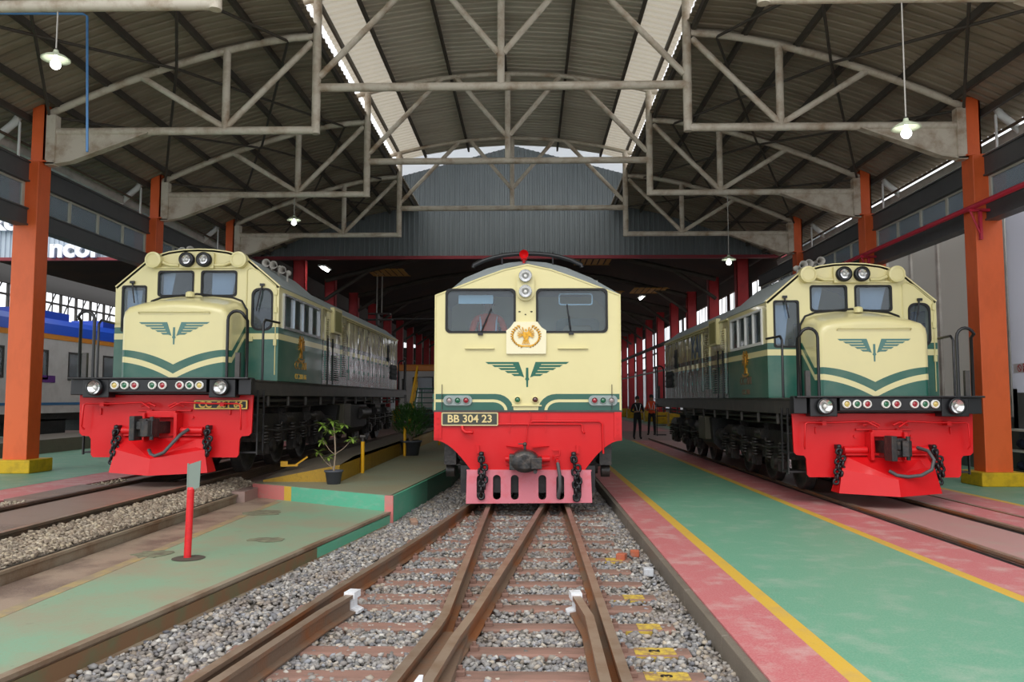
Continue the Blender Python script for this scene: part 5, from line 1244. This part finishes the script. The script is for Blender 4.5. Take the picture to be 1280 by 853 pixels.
# ------------------------------------------------------------------ small things
t = thing('sign_post', 'short red post with small grey plate standing in the low green platform', 'sign post', (-3.44, 8.1, 0), rz=.0)
b = MB(); b.tube([(0, 0, 0), (.015, 0, .68), ], .036, 14); b.lathe([(.036, .68), (.03, .70), (.001, .70)], (.015, 0, 0), 'z', 14); b.build('post', mat('glossy_red_post', 'd5252b', .35, dirt='a81c22', damt=.5, dscale=20), t)
b = MB(); b.prism([(-.015, .66), (.105, .70), (.115, .97), (-.005, .93)], 'y', -.012, -.002); b.box(-.022, -.008, -.014, .0, .62, .94); b.build('plate', mat('grey_green_plate', '78857c', .5), t)
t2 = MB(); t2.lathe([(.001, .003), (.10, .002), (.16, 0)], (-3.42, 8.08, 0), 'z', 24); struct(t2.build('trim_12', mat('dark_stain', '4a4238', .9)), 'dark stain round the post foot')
def stain(n, x, y, r, k, seed):
    g = random.Random(seed); P = [(x + r * k * math.cos(a) * g.uniform(.6, 1.1), y + r * math.sin(a) * g.uniform(.6, 1.1)) for a in [6.283 * i / 18 for i in range(18)]]
    b = MB(); b.plate([P], TOP(.0), .002); struct(b.build('trim_%d' % n, mat('oily_stain', '625c4b', .8, dirt='7f8268', damt=.95, dscale=9, lo=.4, hi=.6)), 'oily stain on the low platform')
stain(13, -2.98, 9.15, .17, 1.5, 3); stain(14, -3.9, 8.3, .22, 1.0, 5); stain(15, -3.75, 11.3, .30, 1.2, 8)
def pot(t, r, h, z=0):
    b = MB(); b.lathe([(.001, 0), (r * .72, 0), (r * .95, h * .88), (r * 1.06, h * .88), (r * 1.06, h), (r * .92, h), (r * .88, h * .9)], (0, 0, z), 'z', 24); p = b.build('pot', m_pot, t)
    b = MB(); b.lathe([(.001, h * .9), (r * .9, h * .88)], (0, 0, z), 'z', 20); b.build('soil', m_soil, p); return p
def leaf(b, p, d, L, w, mi=0):
    d = Vector(d).normalized(); s = d.cross(Vector((0, 0, 1))); s = s.normalized() if s.length > .01 else Vector((1, 0, 0)); up = s.cross(d)
    p = Vector(p); q = []
    for t_, ww, dr in ((0, .1, 0), (.3, .9, .03), (.6, 1, .0), (.85, .55, -.06), (1, .02, -.14)):
        c = p + d * (L * t_) + up * (L * dr); q += [c - s * w * ww * .5 + up * .006, c, c + s * w * ww * .5 + up * .006]
    b.add(q, [(3 * i + j, 3 * i + j + 1, 3 * i + j + 4, 3 * i + j + 3) for i in range(4) for j in range(2)], mi, True)
t = thing('potted_plant', 'small potted tree with rosettes of bright leaves on the raised platform', 'potted plant', (-3.17, 13.0, .22))
pot(t, .145, .22)
b = MB(); tips = []
b.tube([(0, 0, .2), (.02, .01, .5), (0, 0, .85), (-.04, .01, 1.0)], .012, 6, radii=[.016, .014, .011, .008])
for p0, p1 in (((.02, .01, .48), (.28, .05, .72)), ((0, 0, .82), (.14, .06, .95)), ((0, 0, .80), (-.2, .05, .93)), ((.02, .01, .46), (-.17, -.05, .70)), ((.0, 0, .22), (-.1, 0, .42)), ((-.0, .0, .24), (-.27, .04, .50))):
    m_ = ((p0[0] + p1[0]) / 2, (p0[1] + p1[1]) / 2, (p0[2] + p1[2]) / 2 - .03); b.tube([p0, m_, p1], .006, 5); tips.append(p1)
tips += [(-.04, .01, 1.0), (-.08, .0, .86), (.1, -.02, .86)]
b.build('stem', m_stem, t)
b = MB()
for tp in tips:
    for k in range(11):
        a = random.uniform(0, 6.28); e = random.uniform(-.9, .7); leaf(b, tp, (math.cos(a), math.sin(a), e), random.uniform(.09, .15), .04)
tag(b.build('leaves', m_leaf, t, fix=False), None, None)
t = thing('potted_plant', 'bushy dark green potted shrub in black tub farther along the raised platform', 'potted plant', (-2.90, 19.6, .22))
pot(t, .26, .36)
b = MB()
for k in range(9): a = k * .7; b.tube([(0, 0, .3), (.2 * math.cos(a), .2 * math.sin(a), .8)], .01, 5)
b.build('stem', m_stem, t)
b = MB()
for k in range(1100):
    v = Vector((random.gauss(0, 1), random.gauss(0, 1), random.gauss(0, 1))).normalized() * (.5 * random.random() ** .35); c = Vector((v.x * .92, v.y * .9, .82 + v.z * .85))
    leaf(b, c, (v.x + random.uniform(-.3, .3), v.y + random.uniform(-.3, .3), .5 + random.uniform(-.3, .5)), .12, .025)
b.build('foliage', m_leafd, t, fix=False)
m_ybol = mat('yellow_bollard_paint', 'e0a810', .4)
for x, y, h, lb in ((-3.10, 14.9, .58, 'yellow bollard with dark tip beside the small potted tree'), (-3.02, 19.4, .72, 'yellow bollard just left of the bushy shrub'), (-2.70, 24.0, .8, 'thin yellow bollard beyond the bushy shrub, beside the middle locomotive')):
    t = thing('bollard', lb, 'bollard', (x, y, .22))
    b = MB(); b.cyl((0, 0, 0), (0, 0, h), .035, n=14); b.build('post', m_ybol, t)
    b = MB(); b.cyl((0, 0, h), (0, 0, h + .07), .03, n=12); b.cyl((-.05, 0, h + .09), (.05, 0, h + .09), .035, n=12); b.build('cap', m_sill, t)
t = thing('wheel_chock', 'yellow bent wheel chock lying by the left locomotive wheels', 'chock', (-4.1, 14.0, .42), .3)
b = MB(); b.box(-.22, .05, -.05, .05, 0, .03); b.box(-.24, -.12, -.06, .06, 0, .09); b.box(.0, .26, -.04, .04, .0, .025, R=Matrix.Rotation(-.6, 3, 'Y'), c=(.0, 0, .01)); b.build('body', m_ybol, t)

def pendant(x, y, z, ztop, label, r=.18):
    t = thing('pendant_lamp', label, 'lamp', (x, y, z))
    b = MB(); b.tube([(0, 0, .12), (0.0, 0, (ztop - z) / 2), (0, 0, ztop - z)], .010, 6); b.build('cable', m_cable, t)
    b = MB(); b.lathe([(.03, .12), (.035, .09), (.06, .07), (r * .7, .04), (r, 0), (r, -.012), (r * .7, .02), (.05, .055), (.03, .06)], (0, 0, 0), 'z', 28); b.build('shade', m_shade, t)
    b = MB(); b.lathe([(.001, .14), (.02, .14), (.025, .05)], (0, 0, 0), 'z', 12); b.build('socket', m_sill, t)
    b = MB(); b.cyl((0, 0, .05), (0, 0, -.04), .022, n=10); b.ball((0, 0, -.075), .066, 16); b.build('bulb', m_bulb, t)
    l = bpy.data.lights.new('bulb_light', 'POINT'); l.energy = 1.5; l.shadow_soft_size = .07; o = bpy.data.objects.new('bulb_light', l); COL.objects.link(o); o.parent = t; o.location = (0, 0, -.2)
pendant(-6.29, 10.2, 6.10, 6.76, 'lit pendant lamp at top left under the nearest truss')
pendant(4.86, 10.2, 5.08, 6.76, 'lit pendant lamp on a long cord at upper right')
pendant(-6.03, 20.1, 6.17, 6.76, 'lit pendant lamp above the left locomotive roof')
pendant(5.03, 20.1, 5.10, 6.76, 'lit pendant lamp above the right locomotive hood, in front of the red columns')
for x, y, z, lb in ((-8.3, 32, 6.85, 'small lit tube lamp left under the gable beam'), (-5.0, 45, 6.7, 'small lit tube lamp in the inner shed above the left locomotive'), (4.6, 52, 8.0, 'small lit tube lamp in the inner shed right of the middle locomotive'), (5.9, 42, 6.9, 'lit tube lamp deeper in the inner shed near the red columns'), (3.6, 44, 8.0, 'lit tube lamp under the inner roof beside the ochre panels')):
    t = thing('tube_lamp', lb, 'lamp', (x, y, z)); b = MB(); b.box(-.15, .15, -.5, .5, .03, .09); b.build('housing', m_white, t); b = MB(); b.cyl((0, -.45, 0), (0, .45, 0), .05, n=10); b.build('tube', m_tube, t)
b = MB(); b.tube([(-6.56, 11.5, 5.25), (-6.64, 11.5, 7.33), (-6.70, 11.5, 7.37), (-8.6, 11.5, 7.40)], .019, 8); b.tube([(-8.6, 11.5, 7.40), (-8.6, 11.5, 7.62)], .02, 6)
o = b.build('blue_pipe', m_bluepipe); o.location = (0, 0, -.0); tag(o, 'thin blue upright pipe hanging from the left roof near the lit lamp', 'pipe')

# blue-roofed coach far left
t = thing('passenger_coach', 'white passenger coach with blue roof and orange stripe behind the left column', 'coach', (-16.4, 18, .1))
cw = 1.45; Lc_ = 20
b = MB(); 
sec = [(-cw, 1.15), (-cw, 3.35), (cw, 3.35), (cw, 1.15)]
wins = []
for k in range(9): y0 = 1.35 + k * 2.1; wins.append([(y0, 2.15), (y0 + .9, 2.15), (y0 + .9, 2.95), (y0, 2.95)])
b.plate([[(0, 1.05), (Lc_, 1.05), (Lc_, 3.42), (0, 3.42)]] + wins, sidem(cw, 1), .05)
b.plate([[(-Lc_, 1.05), (0, 1.05), (0, 3.42), (-Lc_, 3.42)]], sidem(-cw, -1), .05); b.box(-cw, cw, 0, .05, 1.05, 3.6); b.box(-cw, cw, Lc_ - .05, Lc_, 1.05, 3.6); b.box(-cw + .1, cw - .1, .1, Lc_ - .1, 1.05, 1.15)
b.build('body', mat('white_coach_paint', 'c3c0bd', .35, dirt='a8a4a0', damt=.5), t)
b = MB(); rp = [(-cw - .02, 3.52), (-cw + .1, 3.85), (-.8, 4.1), (0, 4.2), (.8, 4.1), (cw - .1, 3.85), (cw + .02, 3.52)]; b.prism(rp, 'y', -.02, Lc_ + .02)
for k in range(4): b.box(-.6, .6, 2 + k * 4.6, 4.4 + k * 4.6, 4.1, 4.38)
b.build('roof', mat('blue_coach_roof', '1f49b0', .4), t)
b = MB(); b.box(cw - .01, cw + .012, 0, Lc_, 3.36, 3.54); b.build('orange_stripe', mat('orange_stripe_paint', 'd98a2c', .4), t)
b = MB(); b.box(cw - .01, cw + .012, 0, Lc_, 1.30, 1.38); b.build('blue_stripe', mat('blue_stripe_paint', '2f6a98', .4), t)
b = MB(); b.box(cw - .01, cw + .015, 5.2, 6.9, 2.0, 2.22); b.build('purple_nameboard', mat('purple_board', '5a2a7a', .4), t)
for w in wins:
    fr = MB(); fr.plate([[(w[0][0] - .06, 2.09), (w[1][0] + .06, 2.09), (w[1][0] + .06, 3.01), (w[0][0] - .06, 3.01)], w], sidem(cw + .015, 1), .03); f_ = fr.build('window_frame', m_sill, t)
    g = MB(); g.plate([w], sidem(cw - .02, 1), .01); g.build('pane', m_glassd, f_)
b = MB(); b.box(-1.2, 1.2, .5, Lc_ - .5, .8, 1.05)
for y in (3.0, 8, 13): b.box(-1.2, 1.2, y + 3, y + 5, .35, .85)
b.build('underframe', m_black, t); bogie(t, [2.0, 4.3]); bogie(t, [Lc_ - 4.3, Lc_ - 2.0])
rail_path('rail', [(-15.83, 16), (-15.83, 40)], 'rail under the near wheels of the blue-roofed coach', .2, hh=.1); rail_path('rail', [(-16.97, 16), (-16.97, 40)], 'rail under the far wheels of the blue-roofed coach', .2, hh=.1)
b = MB(); b.box(-14.4, -12.4, 17, 40, .2, .55); struct(b.build('floor_far_platform', p_conc), 'dark low platform beside the coach')
# railcar end with stair in the inner shed
t = thing('rail_vehicle', 'small pale rail vehicle with orange roof edge seen between the left and middle locomotives', 'rail vehicle', (-5.6, 42, .15))
b = MB(); b.plate([[(-1.3, .9), (1.6, .9), (1.6, 2.9), (-1.3, 2.9)], rr(-.55, .55, 1.75, 2.6, .06), rr(.85, 1.45, 1.75, 2.6, .06)], front(0), .06); b.box(-1.3, 1.6, .06, 9, .9, .96); b.box(-1.3, -1.24, 0, 9, .9, 2.9); b.box(1.54, 1.6, 0, 9, .9, 2.9); b.box(-1.3, 1.6, 2.2, 2.25, .9, 2.9); b.build('body', m_panel, t)
b = MB(); b.box(-1.4, 1.7, -.1, 9, 2.9, 3.25); b.build('roof', mat('orange_cab_roof', 'd8822a', .45), t, bevel=.06)
for w in (rr(-.55, .55, 1.75, 2.6, .06), rr(.85, 1.45, 1.75, 2.6, .06)):
    g = MB(); g.plate([w, grow((sum(p[0] for p in w) / len(w), 2.17), .9, w)], front(-.02), .03); f_ = g.build('window_gasket', m_rub, t); g = MB(); g.plate([w], front(.03), .01); g.build('pane', m_glassd, f_)
b = MB(); b.box(-1.2, 1.5, .2, 9, -.1, .9); b.build('underframe', m_black, t)
t = thing('stair', 'green stair with yellow handrails leading up between the locomotives', 'stair', (-3.95, 29.5, .22))
for k in range(8): b = MB(); b.box(-.42, .42, k * .24, k * .24 + .27, .2 + k * .2, .24 + k * .2); b.build('tread', m_green, t)
for s in (-1, 1):
    b = MB(); b.prism([(0, 0), (.25, 0), (2.1, 1.6), (2.1, 1.8), (1.9, 1.8), (0, .2)], 'x', s * .45 - .02, s * .45 + .02); b.build('stringer', m_green, t)
    b = MB(); b.tube([(s * .48, 0, 0), (s * .48, 0, 1.05), (s * .48, 2.0, 2.65), (s * .48, 2.0, 1.7)], .035, 8)
    for q in (.3, .6): b.tube([(s * .48, 0, 1.05 - q), (s * .48, 2.0, 2.65 - q)], .025, 6)
    for q in (.5, 1., 1.5): b.tube([(s * .48, q, q * .8 + .1), (s * .48, q, q * .8 + 1.05)], .025, 6)
    b.build('handrail', m_ybol, t)
b = MB(); b.box(-.5, .5, 2.0, 3.2, 1.75, 1.8); b.box(-.45, -.4, 3.0, 3.1, -.2, 1.75); b.box(.4, .45, 3.0, 3.1, -.2, 1.75); b.build('landing', m_green, t)
t = thing('hanging_platform', 'small cradle hung on two long rods under the inner roof above the left locomotive', 'hanging cradle', (-7.6, 40, 0))
b = MB(); b.tube([(-.1, 0, 5.9), (-.1, 0, 9.2)], .035, 6); b.tube([(.15, 0, 5.9), (.15, 0, 9.2)], .03, 6); b.build('rod', m_gutter, t)
b = MB(); b.box(-.6, .7, -.3, .3, 5.55, 5.6); b.box(-.5, .6, -.25, .25, 5.85, 5.9); b.box(-.1, .0, -.25, .25, 5.3, 5.9); b.box(.6, 3.6, -.03, .03, 5.6, 5.65); b.build('tray', m_sill, t)

# shoe shelf at the right wall
t = thing('shelf', 'low white-framed shelf with dark bundles in the recess of the right wall', 'shelf', (10.1, 15.2, 0))
b = MB()
for y in (-1.9, -.6, .7, 1.85): b.box(-.12, -.06, y, y + .06, .12, .95); b.box(.16, .2, y, y + .06, .12, .95)
b.box(-.12, .2, -1.9, 1.9, .5, .54); b.box(-.12, .2, -1.9, 1.9, .93, .97); b.build('frame', m_white, t)
b = MB(); b.box(-.14, .24, -1.95, 1.95, 0, .14); b.build('base', m_sill, t)
for i, (y, z, lb) in enumerate(((1.35, .54, 'dark bundle on the upper board nearest the wall end'), (.2, .54, 'dark bundle on the upper board, middle place'), (1.3, .14, 'black shoe pair bundle on the lower board nearest the wall end'), (-1.0, .54, 'dark bundle on the upper board, nearest the viewer'))):
    b = MB()
    for k in range(5): b.ball((10.12 + random.uniform(-.05, .05), 15.2 + y - .25 + k * .12, z + .10 + random.uniform(-.01, .04)), .10, 10, sc=(1, 1.1, .95))
    tag(b.build('cloth_bundle', mat('dark_blue_cloth', '141c30', .9)), lb, 'bundle')

# ------------------------------------------------------------------ people
def person(loc, rz, label, top, legs, pose='stand', strips_=True, scale=1.0, hat=None):
    t = thing('person', label, 'person', loc, rz); t.scale = (scale,) * 3
    if pose == 'stand':
        V = [(0, 0, .95), (0, 0, 1.12), (0, -.02, 1.32), (0, -.02, 1.46), (0, -.03, 1.53), (0, -.04, 1.60), (0, -.04, 1.70),
             (.09, 0, .90), (.11, -.01, .50), (.12, .02, .10), (.12, -.13, .04), (-.09, 0, .90), (-.12, -.02, .50), (-.15, .02, .10), (-.16, -.13, .04),
             (.17, -.02, 1.42), (.26, .02, 1.16), (.16, -.20, 1.10), (.08, -.27, 1.14), (-.17, -.02, 1.42), (-.26, .02, 1.16), (-.16, -.20, 1.12), (-.07, -.28, 1.16)]
        E_ = [(0, 1), (1, 2), (2, 3), (3, 4), (4, 5), (5, 6), (0, 7), (7, 8), (8, 9), (9, 10), (0, 11), (11, 12), (12, 13), (13, 14), (3, 15), (15, 16), (16, 17), (17, 18), (3, 19), (19, 20), (20, 21), (21, 22)]
        Rr = [(.15, .11), (.14, .10), (.17, .12), (.10, .08), .055, (.075, .09), (.07, .08), .085, .06, .045, .045, .085, .06, .045, .045, .06, .045, .035, .032, .06, .045, .035, .032]
    else:
        V = [(0, 0, .0), (0, 0, .2), (0, -.03, .4), (0, -.05, .54), (0, -.06, .62), (0, -.08, .70), (0, -.08, .80), (.1, -.1, .0), (.12, -.45, .02), (-.1, -.1, .0), (-.12, -.45, .02),
             (.2, -.04, .5), (.28, -.15, .25), (.18, -.38, .2), (.12, -.45, .22), (-.2, -.04, .5), (-.28, -.12, .25), (-.2, -.36, .2), (-.14, -.44, .22)]
        E_ = [(0, 1), (1, 2), (2, 3), (3, 4), (4, 5), (5, 6), (0, 7), (7, 8), (0, 9), (9, 10), (3, 11), (11, 12), (12, 13), (13, 14), (3, 15), (15, 16), (16, 17), (17, 18)]
        Rr = [(.17, .13), (.16, .12), (.19, .13), (.1, .08), .055, (.075, .09), (.07, .085), .09, .07, .09, .07, .06, .05, .035, .03, .06, .05, .035, .03]
    me = skin('body', V, E_, Rr); me.materials.append(top); me.materials.append(legs); me.materials.append(m_skin)
    zn = .98 if pose == 'stand' else .05; zk = 1.50 if pose == 'stand' else .58
    for p in me.polygons:
        c = p.center; h = 2 if c.z > zk else (1 if c.z < zn and abs(c.x) < .25 else 0)
        if (pose == 'stand' and c.y < -.19 and c.z > .9) or (pose != 'stand' and c.y < -.37 and c.z > .12): h = 2
        p.material_index = h
    o = bpy.data.objects.new('body', me); COL.objects.link(o); o.parent = t
    hz = 1.66 if pose == 'stand' else .76; hy = -.04 if pose == 'stand' else -.08
    b = MB(); b.ball((0, hy + .02, hz + .03), .105, 14, sc=(.92, 1.0, 1.0)); b.build('hair', hat or m_hair, t)
    b = MB(); b.ball((0, hy - .095, hz - .03), .018, 8, sc=(.8, 1, 1.2))
    for s in (-1, 1): b.ball((s * .095, hy, hz - .03), .02, 8, sc=(.4, .8, 1.2)); b.ball((s * .033, hy - .085, hz), .012, 6)
    b.build('face', m_skin, t)
    b = MB()
    hp_ = [V[18], V[22]] if pose == 'stand' else [V[14], V[18]]
    for h, s in zip(hp_, (1, -1)):
        for k in range(4): b.tube([(h[0] + (k - 1.5) * .018, h[1], h[2]), (h[0] + (k - 1.5) * .019 - s * .01, h[1] - .05 + abs(k - 1.5) * .006, h[2] - .01), (h[0] + (k - 1.5) * .018 - s * .02, h[1] - .07, h[2] - .035)], .0085, 6)
        b.tube([(h[0] - s * .03, h[1] + .02, h[2]), (h[0] - s * .055, h[1] - .02, h[2] + .01), (h[0] - s * .06, h[1] - .04, h[2])], .010, 6)
    b.build('fingers', m_skin, t)
    if strips_:
        b = MB()
        if pose == 'stand':
            for s in (-1, 1): b.tube([(s * .03, -.13, 1.12), (s * .07, -.15, 1.28), (s * .11, -.11, 1.42), (s * .12, -.0, 1.475)], .013, 6)
        else:
            for s in (-1, 1): b.tube([(s * .10, -.16, .1), (s * .12, -.17, .35), (s * .13, -.10, .53)], .016, 6)
        b.build('reflective_strips', m_refl, t)
    return t
person((4.25, 31.8, 0), .15, 'person in black with pale crossed straps standing in the aisle, looking down', m_cloth, m_cloth, scale=.96)
person((5.33, 35.2, 0), -.3, 'person in an orange vest and dark trousers standing beside the right locomotive', m_vest, m_cloth)
person((-.66, 12.72, 2.36), .1, 'person in an orange vest over a pale shirt seated behind the left windscreen', m_vest, m_cloth, pose='sit')
t = thing('driver_seat', 'dark driver seat inside the middle locomotive cab behind the left windscreen', 'seat', (-.66, 12.78, 1.465))
b = MB(); b.box(-.22, .22, -.22, .22, .66, .76); b.build('cushion', m_dark, t, bevel=.03); b = MB(); b.box(-.2, .2, .2, .28, .76, 1.3); b.build('backrest', m_dark, t, bevel=.03); b = MB(); b.cyl((0, 0, 0), (0, 0, .66), .06); b.build('pedestal', m_sill, t)
